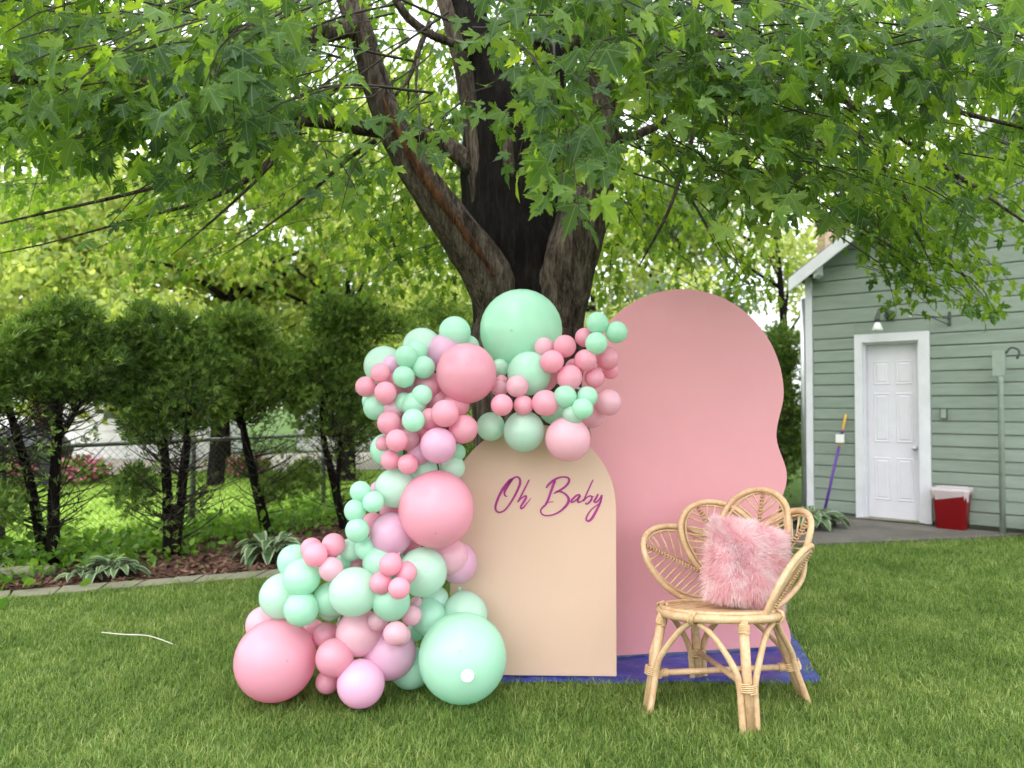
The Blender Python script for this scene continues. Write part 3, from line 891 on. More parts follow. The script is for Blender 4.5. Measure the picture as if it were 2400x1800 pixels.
# which leaves show largest: those stay objects of their own
u = L_pos[:, 0] / L_pos[:, 1]; v = (L_pos[:, 2] - CAM_Z) / L_pos[:, 1]
inview = (L_pos[:, 1] > 1.5) & (np.abs(u) < .655) & (v < .50) & (v > -.4)
score = np.where(inview, L_size / np.maximum(L_pos[:, 1], .5), 0)
order = np.argsort(-score)
near_idx = order[:300]
rest = np.ones(len(L_pos), bool); rest[near_idx] = False
dist = L_pos[:, 1]
over = rest & (dist < 2.3) & (L_pos[:, 2] > 3.2)
rest = rest & ~over
crown_mesh_sel = rest & (dist < 3.9)
mid_sel = rest & (dist >= 3.9) & (dist < 6.0)
far_sel = (rest & (dist >= 6.0)) | over
crown = obj('crown', leaves_mesh('crown', maple_template(), L_pos[crown_mesh_sel], L_tip[crown_mesh_sel], L_nrm[crown_mesh_sel], L_size[crown_mesh_sel], L_rnd[crown_mesh_sel], TREE, True), M['maple_leaf'], maple)
crown['kind'] = 'stuff'
oc = obj('mid_foliage', leaves_mesh('mid_foliage', maple_template(half=half_mid), L_pos[mid_sel], L_tip[mid_sel], L_nrm[mid_sel], L_size[mid_sel], L_rnd[mid_sel], TREE, True), M['maple_leaf'], maple)
oc['kind'] = 'stuff'
oc = obj('far_foliage', leaves_mesh('far_foliage', maple_simple(), L_pos[far_sel], L_tip[far_sel], L_nrm[far_sel], L_size[far_sel], L_rnd[far_sel], TREE, True), M['maple_leaf'], maple)
oc['kind'] = 'stuff'
one = np.array([[0, 0, 0.]])
leaf_meshes = []
for cu, fo, dr in ((.25, .22, .25), (.9, .1, .1), (.1, .45, .5), (.7, .5, .3), (-.1, .0, .6)):
    for q in (0.05, 0.3, 0.55):
        lm = leaves_mesh('leaf', maple_template(cu, fo, dr), one, np.array([[0, 1., 0]]), np.array([[0, 0, 1.]]), np.array([1.0]), np.array([q]))
        lm.materials.append(M['maple_leaf']); leaf_meshes.append(lm)
for q, i in enumerate(near_idx):
    o = bpy.data.objects.new('leaf', leaf_meshes[q % len(leaf_meshes)])
    t = Vector(L_tip[i]).normalized(); s_ = t.cross(Vector(L_nrm[i])).normalized(); nn = s_.cross(t)
    s0 = L_size[i]
    mw = Matrix(((s_.x * s0, t.x * s0, nn.x * s0, L_pos[i][0] - TREE.x), (s_.y * s0, t.y * s0, nn.y * s0, L_pos[i][1] - TREE.y), (s_.z * s0, t.z * s0, nn.z * s0, L_pos[i][2] - TREE.z), (0, 0, 0, 1)))
    COL.objects.link(o); o.parent = crown; o.matrix_basis = mw
o = part('twigs', (tw_V, tw_F), M['twig'], maple); o['kind'] = 'stuff'
print('maple leaves', len(L_pos))

# ================================================================== BACKGROUND TREES
def blob_tree(name, base, height, crown_r, crown_z0, n, size, mat, label, trunk_r=0.16, cat='tree', group='trees beyond the fence', seed=0, lean=0.0):
    r = np.random.default_rng(seed)
    t = empty(name, base, label, cat, group)
    b = Vector(base)
    top = b + Vector((lean, 0, height * 0.85))
    g = tube(smooth_path([b + Vector((0, 0, -.1)), b + Vector((lean * .3, 0, height * .35)), top], 5), [trunk_r, trunk_r * .75, trunk_r * .2], 8, jitter=.05)
    part('trunk', g, M['bark_dark'], t)
    # limbs
    gs = []
    for i in range(7):
        a = r.uniform(0, 2 * np.pi); z0 = crown_z0 + (height - crown_z0) * r.uniform(-.05, .55)
        p = b + Vector((lean * z0 / height, 0, z0)); e = p + Vector((math.cos(a) * crown_r * .8, math.sin(a) * crown_r * .8, r.uniform(.2, .9) * (height - crown_z0) * .4))
        gs.append(tube(smooth_path([p, (p + e) / 2 + Vector((0, 0, .15)), e], 3), [trunk_r * .4, trunk_r * .1], 5))
    part('limb', join(*gs), M['bark_dark'], t)
    # crown: clumps
    nc = 34
    cc = []
    for i in range(nc):
        z = r.random(); a = r.uniform(0, 2 * np.pi)
        rad = crown_r * math.sin(math.pi * (0.16 + 0.8 * z)) ** .7 * r.uniform(.35, 1.0)
        cc.append((math.cos(a) * rad, math.sin(a) * rad, crown_z0 + (height - crown_z0) * z))
    cc = np.array(cc)
    ci = r.integers(0, nc, n)
    csz = crown_r * r.uniform(.20, .42, nc)
    d = norm(r.normal(size=(n, 3))) * (r.random(n) ** .45)[:, None]
    pos = cc[ci] + d * csz[ci][:, None] * np.array([1.15, 1.15, .75])
    tip = r.normal(size=(n, 3)) + np.array([0, 0, -.8]); nr = d + np.array([0, 0, .8]) + r.normal(0, .5, (n, 3))
    co = obj('crown', leaves_mesh('crown', oval_template(), pos, tip, nr, size * r.uniform(.7, 1.4, n), r.random(n)), mat, t)
    return t
bt = [
    ((-9.5, 15.5, 0), 7.5, 3.0, 1.7, 8000, .18, 'far_leaf', 'yellow green broadleaf tree at the far left behind the hedge', 1),
    ((-5.6, 15.0, 0), 8.0, 2.7, 2.0, 8000, .18, 'far_leaf', 'tall yellow green tree behind the second hedge shrub', 2),
    ((-2.4, 17.0, 0), 8.5, 3.0, 2.0, 8000, .18, 'far_leaf', 'yellow green tree with dark trunk left of the maple trunk', 3),
    ((0.9, 19.0, 0), 8.0, 3.2, 1.4, 8000, .18, 'far_leaf', 'light green tree directly behind the maple trunk', 4),
    ((4.3, 20.0, 0), 7.0, 2.6, 1.0, 8000, .17, 'pale_leaf', 'pale grey green tree above the pink backdrop', 5),
    ((7.6, 21.0, 0), 9.0, 3.2, 2.0, 9000, .14, 'far_leaf', 'green tree rising behind the left end of the shed', 6),
    ((-13.5, 22.0, 0), 10.0, 4.0, 2.0, 9000, .17, 'far_leaf', 'far green tree at the left edge of the picture', 7),
    ((-5.0, 25.0, 0), 11.0, 4.2, 2.5, 10000, .17, 'far_leaf', 'high far tree behind the neighbouring drive on the left', 8),
    ((3.0, 27.0, 0), 10.5, 4.4, 2.0, 10000, .17, 'far_leaf', 'high far tree right of the maple trunk', 9),
    ((13.0, 25.0, 0), 10.0, 4.0, 2.0, 6000, .2, 'far_leaf', 'far tree hidden mostly behind the shed roof', 10),
    ((-1.2, 12.6, 0), 3.6, 1.6, 0.3, 8000, .085, 'far_leaf', 'light green bushy tree behind the fence end beside the balloons', 11),
    ((2.6, 12.4, 0), 3.4, 1.5, 0.2, 8000, .085, 'far_leaf', 'light green bush behind the pink backdrop', 12),
    ((-7.9, 13.2, 0), 4.6, 1.9, 1.75, 6500, .12, 'far_leaf', 'lime green small tree above the leftmost hedge shrubs', 13),
    ((-5.0, 13.0, 0), 4.4, 1.8, 1.75, 6500, .12, 'far_leaf', 'lime green small tree above the broad hedge shrub', 14),
    ((-2.9, 13.6, 0), 4.6, 1.7, 1.75, 6500, .12, 'far_leaf', 'lime green small tree above the hedge nearest the garland', 15),
]
for b_, h_, cr, cz, n_, sz, mt, lb, sd_ in bt:
    blob_tree('background_tree', b_, h_, cr, cz, n_, sz, M[mt], lb, seed=sd_ + 30, lean=random.uniform(-.5, .5))

# ---- arborvitae hedge
sprays_t = [spray_template(5, s) for s in range(2)]
def cedar(base, stems, blobs, label, n=5200, size=.075, low=None, group='arborvitae shrubs along the fence', seed=0, twigs=130):
    n = int(n * 1.25)
    rs_ = np.random.default_rng(seed + 900)
    extra = []
    for c_, s_ in blobs:
        for _ in range(5):
            dd = rs_.normal(size=3); dd /= np.linalg.norm(dd); dd[2] = abs(dd[2]) * .9 - .15
            extra.append((Vector(c_) + Vector((dd[0] * s_[0], dd[1] * s_[1], dd[2] * s_[2])), tuple(x * rs_.uniform(.28, .5) for x in s_)))
    blobs = list(blobs) + extra
    """stems: list of (paths, radius); blobs: list of (centre, radii)"""
    r = np.random.default_rng(seed)
    t = empty('arborvitae_shrub', base, label, 'shrub', group)
    for path, rad in stems:
        part('stem', tube(smooth_path(path, 5), [rad, rad * .75, rad * .3], 8, jitter=.06), M['bark_dark'], t)
    # bare twigs on the lower half
    gs = []
    for i in range(twigs):
        path, rad = stems[r.integers(0, len(stems))]
        k = r.uniform(.12, .8); a = Vector(path[0]).lerp(Vector(path[-1]), k)
        ang = r.uniform(0, 2 * np.pi); L = r.uniform(.25, .6)
        e = a + Vector((math.cos(ang) * L, math.sin(ang) * L, L * r.uniform(.2, .9)))
        gs.append(tube([a, (a + e) / 2 + Vector((0, 0, -.03)), e], [.007, .005, .002], 4, cap=False))
        for _ in range(2):
            b2 = a.lerp(e, r.uniform(.4, .9)); e2 = b2 + Vector((r.normal(0, .12), r.normal(0, .12), r.uniform(.0, .18)))
            gs.append(tube([b2, e2], [.004, .0015], 3, cap=False))
    o = part('dead_twigs', join(*gs), M['twig'], t); o['kind'] = 'stuff'
    vol = np.array([b[1][0] * b[1][1] + b[1][0] * b[1][2] for b in blobs]); pr = vol / vol.sum()
    ci = r.choice(len(blobs), n, p=pr)
    C = np.array([tuple(b[0]) for b in blobs]); S = np.array([b[1] for b in blobs])
    d = norm(r.normal(size=(n, 3)))
    lump = 1 + .20 * np.sin(d[:, 0] * 7 + ci) * np.sin(d[:, 2] * 8 + ci * 2) + .12 * np.sin(d[:, 1] * 13 + d[:, 2] * 11)
    rad = (r.random(n) ** .36) * lump * 1.04
    pos = C[ci] + d * rad[:, None] * S[ci]
    tip = d * .8 + np.array([0, 0, .45]) + r.normal(0, .55, (n, 3)); nr = d * .5 + np.array([0, 0, .3]) + r.normal(0, .7, (n, 3))
    nl = 170                      # thin foliage lower down along the stems
    k_ = r.uniform(.05, .75, nl); si = r.integers(0, len(stems), nl)
    lo = np.array([tuple(Vector(stems[a_][0][0]).lerp(Vector(stems[a_][0][-1]), float(b_))) for a_, b_ in zip(si, k_)])
    clump = np.repeat(r.normal(0, 1, (nl // 13 + 1, 3)), 13, 0)[:nl]
    lo = lo + clump * np.array([.22, .18, .12]) + r.normal(0, .06, (nl, 3)); lo[:, 2] = np.maximum(lo[:, 2], .08)
    pos = np.concatenate([pos, lo]); tip = np.concatenate([tip, r.normal(0, .6, (nl, 3)) + np.array([0, 0, .5])]); nr = np.concatenate([nr, r.normal(0, 1, (nl, 3))]); n += nl
    m = leaves_mesh('crown', sprays_t[seed % 2], pos, tip, nr, size * r.uniform(.6, 1.3, n), r.random(n), base)
    obj('crown', m, M['cedar'], t)
def B(sx, sy, d, rx, ry, rz): return (P(sx, sy, d), (rx, ry, rz))
cedar(G(105, 1330), [([G(108, 1330), P(70, 1130, 6.45), P(20, 950, 6.4), P(10, 850, 6.4)], .045), ([G(122, 1330), P(128, 1130, 6.5), P(138, 960, 6.5), P(150, 830, 6.5)], .055), ([P(130, 1040, 6.5), P(170, 980, 6.55), P(205, 910, 6.6)], .025)],
      [B(150, 780, 6.5, .26, .3, .27), B(120, 860, 6.5, .3, .3, .26), B(215, 850, 6.6, .26, .3, .3), B(200, 895, 6.6, .3, .3, .16), B(150, 895, 6.5, .25, .3, .13), B(262, 880, 6.7, .2, .3, .26)],
      'twin stemmed arborvitae shrub second from the left edge', 5200, seed=1)
cedar(G(-60, 1335), [([G(-60, 1335), P(-50, 1100, 6.1), P(-20, 900, 6.1)], .05)],
      [B(15, 830, 6.1, .2, .3, .22), B(-40, 890, 6.1, .3, .3, .3), B(15, 890, 6.1, .15, .3, .16), B(-110, 1000, 6.1, .25, .3, .4), B(-10, 1190, 6.0, .16, .25, .16)],
      'dark arborvitae shrub cut by the left edge of the picture', 3800, seed=2)
cedar(G(398, 1305), [([G(396, 1305), P(392, 1150, 6.95), P(378, 1000, 6.95), P(350, 850, 6.95)], .055), ([G(408, 1305), P(425, 1150, 7.0), P(440, 1010, 7.0), P(450, 850, 7.0)], .055), ([G(418, 1306), P(428, 1180, 7.0), P(432, 1050, 7.05)], .02)],
      [B(340, 770, 6.95, .17, .25, .22), B(415, 780, 7.0, .17, .25, .2), B(310, 850, 6.95, .28, .3, .24), B(440, 860, 7.0, .34, .32, .3), B(380, 950, 6.95, .42, .32, .25), B(340, 1000, 6.9, .2, .25, .16), B(310, 1150, 6.8, .16, .2, .2), B(268, 820, 6.9, .2, .26, .2), B(495, 880, 7.2, .22, .28, .26), B(475, 960, 7.2, .22, .28, .2)],
      'broad arborvitae shrub with low green boughs and two dark stems', 8200, seed=3)
cedar(G(626, 1257), [([G(628, 1257), P(598, 1130, 7.95), P(570, 1000, 7.9), P(565, 850, 7.9)], .06), ([P(575, 1020, 7.9), P(545, 960, 7.9), P(530, 900, 7.9)], .025)],
      [B(545, 770, 7.9, .28, .3, .24), B(580, 800, 7.9, .3, .3, .26), B(520, 870, 7.85, .38, .32, .3), B(600, 890, 7.9, .36, .32, .3), B(560, 940, 7.9, .34, .32, .2), B(640, 1140, 8.1, .14, .2, .16), B(655, 870, 8.0, .26, .28, .28), B(690, 920, 8.1, .24, .28, .24)],
      'arborvitae shrub with one thick leaning stem', 7200, seed=4)
cedar(G(808, 1243), [([G(808, 1243), P(780, 1120, 8.3), P(755, 1000, 8.3), P(760, 850, 8.3)], .05), ([P(790, 1150, 8.3), P(800, 1000, 8.35), P(810, 880, 8.4)], .03)],
      [B(790, 770, 8.4, .3, .3, .34), B(850, 760, 8.5, .36, .3, .3), B(740, 860, 8.3, .36, .3, .28), B(830, 880, 8.4, .42, .3, .36), B(750, 960, 8.3, .34, .3, .3), B(840, 1000, 8.4, .3, .3, .25), B(715, 1120, 8.3, .18, .2, .18)],
      'loose arborvitae shrub nearest the balloon garland', 7400, seed=5)
cedar((-1.0, 9.6, 0), [([(-1.0, 9.6, 0), (-.98, 9.6, 1.0), (-.95, 9.6, 2.2)], .05)],
      [((-1.0, 9.6, 2.2), (.4, .4, .5)), ((-.7, 9.6, 1.7), (.5, .4, .55)), ((-1.2, 9.6, 1.3), (.5, .4, .5)), ((-.5, 9.6, 2.1), (.35, .4, .4)), ((-1.0, 9.6, .6), (.5, .4, .5))],
      'dark arborvitae shrub behind the balloon garland', 6500, seed=6)
cedar((0.45, 10.6, 0), [([(.45, 10.6, 0), (.45, 10.6, 1.0), (.45, 10.6, 2.0)], .05)],
      [((.4, 10.6, 2.0), (.5, .4, .5)), ((.8, 10.6, 1.6), (.5, .4, .5)), ((.2, 10.6, 1.2), (.5, .4, .5)), ((.6, 10.6, .6), (.5, .4, .5))],
      'dark arborvitae shrub behind the maple trunk', 5000, seed=7)
cedar((3.55, 10.4, 0), [([(3.55, 10.4, 0), (3.55, 10.4, .8), (3.55, 10.4, 1.9)], .05)],
      [((3.62, 10.4, 2.1), (.30, .3, .35)), ((3.6, 10.4, 1.7), (.36, .3, .4)), ((3.62, 10.4, 1.2), (.38, .3, .4)), ((3.58, 10.4, .7), (.38, .3, .4)), ((3.2, 10.5, 1.2), (.4, .3, .6))],
      'dark clipped evergreen shrub between pink backdrop and shed', 6500, seed=8)

# ---- chain-link fence
fence = empty('chain_link_fence', (-4.6, 6.35, 0), 'grey chain link fence with pipe rail behind the hedge', 'fence')
FA, FB = Vector((-5.6, 5.0, 0)), Vector((-1.0, 12.0, 0))
fdir = (FB - FA).normalized(); flen = (FB - FA).length; FH = 0.98
part('top_rail', tube([FA + Vector((0, 0, FH)), FB + Vector((0, 0, FH))], .021, 8), M['fence_pipe'], fence)
npost = 5
for i in range(npost):
    p = FA + fdir * (flen * (i + .12) / (npost - .5))
    part('post', tube([p + Vector((0, 0, -.1)), p + Vector((0, 0, FH + .05)), p + Vector((0, 0, FH + .075))], [.03, .03, .012], 10), M['fence_pipe'], fence)
V, F = [], []
pitch = 0.075; nz = FH / pitch
x = -FH
def wire(p, q):
    d = (q - p).normalized(); nrm_ = Vector((fdir.y, -fdir.x, 0)); s = d.cross(nrm_).normalized() * .0015; k = len(V)
    V.extend([p - s, p + s, q + s, q - s]); F.append((k, k + 1, k + 2, k + 3))
k = 0
while x < flen:
    for sgn in (1, -1):
        a0, a1 = (x, x + FH)
        z0, z1 = (0.02, FH) if sgn == 1 else (FH, 0.02)
        b0, b1 = max(a0, 0), min(a1, flen)
        if b1 > b0:
            f0, f1 = (b0 - a0) / FH, (b1 - a0) / FH
            wire(FA + fdir * b0 + Vector((0, 0, z0 + (z1 - z0) * f0)), FA + fdir * b1 + Vector((0, 0, z0 + (z1 - z0) * f1)))
    x += pitch
o = part('wire_mesh', (V, F), M['fence_wire'], fence, smooth=False); o['kind'] = 'stuff'

# ---- neighbour's things beyond the fence
hs = empty('neighbour_garage', (-12.0, 19.0, 0), 'white garage wall seen through the hedge at left', 'building')
part('wall', box((-12.2, 21.0, 1.05), (8.6, 4.0, 2.1)), M['white_house'], hs, smooth=False)
for i in range(9):
    part('siding_board', box((-12.2, 18.985, .12 + i * .225), (8.62, .03, .2)), M['white_house'], hs, smooth=False)
part('roof', prism([Vector((-16.8, 18.6, 2.1)), Vector((-16.8, 21, 3.0)), Vector((-16.8, 23.4, 2.1))], (9.2, 0, 0)), M['brown_roof'], hs, smooth=False)
part('corner_trim', box((-7.93, 18.95, 1.05), (.1, .06, 2.1)), M['brown_roof'], hs, smooth=False)
part('window', box((-9.6, 18.96, 1.35), (.9, .05, .7)), M['shadow_gap'], hs, smooth=False)
g = empty('neighbour_house', (-2.5, 24, 0), 'white house wall seen between the hedge stems beside the balloons', 'building')
part('wall', box((-3.6, 24.0, 1.0), (5.4, 3.0, 2.0)), M['white_house'], g, smooth=False)
part('roof', prism([Vector((-6.5, 22.3, 2.0)), Vector((-6.5, 24, 3.1)), Vector((-6.5, 25.7, 2.0))], (5.8, 0, 0)), M['brown_roof'], g, smooth=False)
part('door', box((-3.0, 22.48, .75), (.9, .06, 1.5)), M['gravel'], g, smooth=False)
# covered grill
gp = P(62, 1042, 13.0); gx, gy = gp.x, 13.0
gr = empty('covered_grill', (gx, gy, 0), 'dark grey covered grill beyond the fence at left', 'grill')
prof = []
gv = []
for z, wx, wy in ((.0, .62, .32), (.35, .66, .34), (.62, .72, .36), (.64, .74, .37), (.80, .60, .34), (.93, .36, .26), (.97, .12, .10)):
    ring = []
    for k_ in range(20):
        a = 2 * math.pi * k_ / 20
        cx = abs(math.cos(a)) ** .6 * (1 if math.cos(a) >= 0 else -1); cy = abs(math.sin(a)) ** .6 * (1 if math.sin(a) >= 0 else -1)
        ring.append(Vector((gx + cx * wx, gy + cy * wy, z + .03 * math.sin(a * 5 + z * 4))))
    gv.append(ring)
V = [p for r_ in gv for p in r_]; F = []
for i in range(len(gv) - 1):
    for k_ in range(20): F.append((i * 20 + k_, i * 20 + (k_ + 1) % 20, (i + 1) * 20 + (k_ + 1) % 20, (i + 1) * 20 + k_))
F.append(tuple((len(gv) - 1) * 20 + k_ for k_ in range(20)))
part('cover', (V, F), M['dark_cloth'], gr)
part('handle', tube([(gx - .3, gy - .37, .66), (gx - .28, gy - .42, .68), (gx + .28, gy - .42, .68), (gx + .3, gy - .37, .66)], .012, 6), M['steel'], gr)
def flower_bush(x, y, rx, h, label, seed):
    r = np.random.default_rng(seed); n = 900
    t = empty('flowering_bush', (x, y, 0), label, 'bush', 'flowering bushes beyond the fence')
    d = norm(r.normal(size=(n, 3))) * (r.random(n) ** .4)[:, None]
    pos = np.array([0, 0, h * .5]) + d * np.array([rx, rx * .7, h * .5])
    tip, nr = r.normal(size=(n, 3)), d + np.array([0, 0, .6])
    obj('foliage', leaves_mesh('foliage', oval_template(), pos[:450], tip[:450], nr[:450], np.full(450, .11), r.random(450)), M['weed'], t)
    obj('blossom', leaves_mesh('blossom', oval_template(), pos[450:] * 1.03, tip[450:], nr[450:], np.full(450, .09), r.random(450)), M['flower'], t)
flower_bush(-8.2, 12.6, .5, .5, 'low pink flowering bush below the covered grill', 1)
flower_bush(-7.2, 12.9, .45, .5, 'pink flowering bush right of the covered grill', 2)
fb = P(105, 905, 14.5)
flower_bush(fb.x, 14.5, .35, 1.95, 'tall rose bush with pink blossom behind the left hedge', 3)
flower_bush(-4.9, 14.2, .5, .45, 'low reddish bush at the drive edge', 4)
# undergrowth along the fence
n = 6000; r = np.random.default_rng(77)
tt = r.random(n) * flen; offs = r.normal(0.35, .42, n); hh = np.abs(r.normal(0, .09, n)) * (0.6 + 0.6 * np.sin(tt * 2.1) ** 2)
pos = np.array(FA)[None, :] + np.array(fdir)[None, :] * tt[:, None] + np.array([fdir.y, -fdir.x, 0])[None, :] * (offs[:, None] + .12) + np.array([0, 0, 1.])[None, :] * (hh[:, None] + .02)
o = obj('undergrowth', leaves_mesh('undergrowth', oval_template(), pos, r.normal(size=(n, 3)) + np.array([0, 0, .3]), r.normal(0, .5, (n, 3)) + np.array([0, 0, 1.]), r.uniform(.05, .11, n), r.random(n)), M['weed'])
tag(o, 'low light green weeds growing along the fence foot', 'undergrowth', kind='stuff')

# ---- hostas
def hosta_leaf_mesh(seed, L, W):
    r = np.random.default_rng(seed); V, F, uv = [], [], []
    prof = [(0, .06), (.2, .10), (.35, .55), (.5, .95), (.65, 1.0), (.8, .75), (.92, .38), (1.0, .03)]
    for i, (t, w) in enumerate(prof):
        x = L * t * (1 - .22 * t * t); z = L * (.75 * t - .85 * t * t)
        for k_ in (-1, -.5, 0, .5, 1):
            V.append((k_ * w * W / 2, x, z + abs(k_) * w * W * .12)); uv.append((k_, t, 0))
    for i in range(len(prof) - 1):
        for k_ in range(4):
            a = i * 5 + k_; F.append((a, a + 1, a + 6, a + 5))
    m = npmesh('leaf', np.array(V), np.array(F), smooth=True, attrs={'luv': ('FLOAT_VECTOR', uv)})
    m.materials.append(M['hosta']); return m
hl = [hosta_leaf_mesh(i, .36 + .05 * i, .085 + .008 * i) for i in range(3)]
def hosta(x, y, n, sc_, label, seed, group='striped hosta plants'):
    r = np.random.default_rng(seed)
    t = empty('hosta_plant', (x, y, 0.01), label, 'plant', group)
    for i in range(n):
        o = bpy.data.objects.new('leaf', hl[i % 3]); COL.objects.link(o); o.parent = t
        ring = i / n
        o.rotation_euler = (r.uniform(-.15, .15) + ring * .75, r.uniform(-.25, .25), i * 2.39996 + r.uniform(-.3, .3))
        s = sc_ * r.uniform(.8, 1.15) * (1 - ring * .3); o.scale = (s, s, s)
        o.location = (r.normal(0, .03), r.normal(0, .03), 0)
p = G(640, 1312); hosta(p.x, p.y, 50, 1.25, 'striped hosta clump beside the left side of the balloon garland', 1)
p = G(262, 1352); hosta(p.x, p.y, 44, .85, 'small striped hosta in the mulch bed at left', 2)
p = G(205, 1358); hosta(p.x, p.y, 20, .65, 'smallest striped hosta at the front of the left mulch bed', 5)
p = G(1902, 1238); hosta(p.x, p.y, 70, 1.2, 'striped hosta clump beside the shed corner', 3)
p = G(30, 1335); hosta(p.x, p.y, 22, .9, 'hosta under the shrub at the left picture edge', 4)

# ================================================================== SHED
SA = Vector((4.135, 9.25, 0)); SU = Vector((.74, -.672, 0)).normalized(); SN = Vector((SU.y, -SU.x, 0)); UP = Vector((0, 0, 1))
def W(t, z, off=0.0): return SA + SU * t + SN * off + UP * z
def wbox(t0, t1, z0, z1, o0, o1):
    return box(W((t0 + t1) / 2, (z0 + z1) / 2, (o0 + o1) / 2), (t1 - t0, o1 - o0, z1 - z0), (SU, SN, UP))
shed = empty('green_shed', W(0, 0), 'sage green wooden shed with lap siding and white door', 'shed')
TL, TR, TP, ZE, SL = -.56, 4.6, 2.02, 2.98, .67      # left corner, right corner, ridge, eave height, slope
def gz(t): return ZE + SL * (min(t, 2 * TP - t) - TL)
# sheathing wall behind the boards with the door opening left free, plus other walls
DT0, DT1, DZ = 0.10, 0.685, 2.09
def wpoly(pts, off, th): return prism([W(t, z, off) for t, z in pts], SN * -th)
part('wall', join(wpoly([(TL, 0), (DT0, 0), (DT0, ZE), (TL, ZE)], 0, .1), wpoly([(DT1, 0), (TR, 0), (TR, ZE), (DT1, ZE)], 0, .1),
     wpoly([(DT0, DZ), (DT1, DZ), (DT1, ZE), (DT0, ZE)], 0, .1), wpoly([(TL, ZE), (TR, ZE), (TP, gz(TP))], 0, .1)), M['shadow_gap'], shed, smooth=False)
part('wall', join(prism([W(TL, 0, -.1), W(TL + .1, 0, -.1), W(TL + .1, 0, -5), W(TL, 0, -5)], UP * ZE), prism([W(TR - .1, 0, -.1), W(TR, 0, -.1), W(TR, 0, -5), W(TR - .1, 0, -5)], UP * ZE), wbox(TL, TR, 0, ZE, -5.1, -5.0)), M['siding'], shed, smooth=False)
# boards
z = 0.06; i = 0
def board(t0, t1, z0, h, slope0=False, slope1=False):
    # lap profile: thin at the top, thick at the bottom; ends follow the gable where asked
    def ends(zz):
        a, b = t0, t1
        if slope0: a = max(t0, TL + (zz - ZE) / SL + .02)
        if slope1: b = min(t1, 2 * TP - TL - (zz - ZE) / SL - .02)
        return a, b
    a0, b0 = ends(z0); a1, b1 = ends(z0 + h)
    ob, ot = .026 + random.uniform(-.002, .003), .006
    hc = h - .022; a2, b2 = ends(z0 + hc); om = .021     # a cove along the top edge catches the sky
    V = [W(a0, z0, .001), W(b0, z0, .001), W(b0, z0, ob), W(a0, z0, ob), W(a1, z0 + h, .001), W(b1, z0 + h, .001), W(b1, z0 + h, ot), W(a1, z0 + h, ot), W(a2, z0 + hc, om), W(b2, z0 + hc, om)]
    F = [(0, 3, 2, 1), (4, 5, 6, 7), (3, 8, 9, 2), (8, 7, 6, 9), (0, 4, 7, 8, 3), (1, 2, 9, 6, 5), (0, 1, 5, 4)]
    part('siding_board', (V, F), M['siding'], shed, smooth=False)
while z < gz(TP) - .1:
    h = .141 if z < 2.1 else .178
    top = min(z + h - .004, gz(TP) - .02)
    j = random.uniform(-.003, .003)
    if top <= 2.22:
        board(TL + .06, -.002, z + j, h - .004); board(.818, TR - .06, z + j, h - .004)
    elif z < 2.2:
        board(TL + .06, -.002, z + j, h - .004); board(.818, TR - .06, z + j, h - .004)
        board(0.0, .816, 2.205, top - 2.205)
    elif top <= ZE - .02:
        br = random.uniform(.2, 1.4)
        board(TL + .06, br - .003, z + j, h - .004); board(br + .003, TR - .06, z + j, h - .004)
    else:
        board(TL + .06, TR - .06, max(z, 0), h - .004, True, True)
    z += h; i += 1
part('corner_trim', wbox(TL - .03, TL + .055, 0, ZE - .03, -.1, .034), M['white_paint'], shed, smooth=False)
part('downspout', tube([W(TL - .08, 0.1, -.02), W(TL - .08, 2.7, -.02)], .035, 8), M['steel'], shed)
part('corner_trim', wbox(TR - .055, TR + .03, 0, ZE - .03, -.1, .034), M['white_paint'], shed, smooth=False)
# roof: two slabs that overhang, rake boards, soffit
def roof_side(sgn):
    e = TL - .13 if sgn > 0 else TR + .13
    ze = ZE + .02 - SL * .13
    pk, zp = TP, gz(TP) + .05
    return prism([W(e, ze, .22), W(pk, zp, .22), W(pk, zp, -5.3), W(e, ze, -5.3)], UP * .06)
part('roof', roof_side(1), M['shingle'], shed, smooth=False)
part('roof', roof_side(-1), M['shingle'], shed, smooth=False)
for sgn in (1, -1):
    e = TL - .15 if sgn > 0 else TR + .15
    ze = ZE - SL * .15 - .11
    part('rake_board', prism([W(e, ze, .225), W(TP, gz(TP) - .09, .225), W(TP, gz(TP) + .07, .225), W(e, ze + .16, .225)], SN * .03), M['white_paint'], shed, smooth=False)
    part('soffit', prism([W(e, ze + .09, .03), W(TP, gz(TP) + .01, .03), W(TP, gz(TP) + .01, .22), W(e, ze + .09, .22)], UP * .02), M['white_paint'], shed, smooth=False)
for t in (-.42, .55, 1.6):
    part('rafter_tail', prism([W(t, gz(t) - .16, .03), W(t + .06, gz(t + .06) - .16, .03), W(t + .06, gz(t + .06) - .04, .03), W(t, gz(t) - .04, .03)], SN * .18), M['white_paint'], shed, smooth=False)
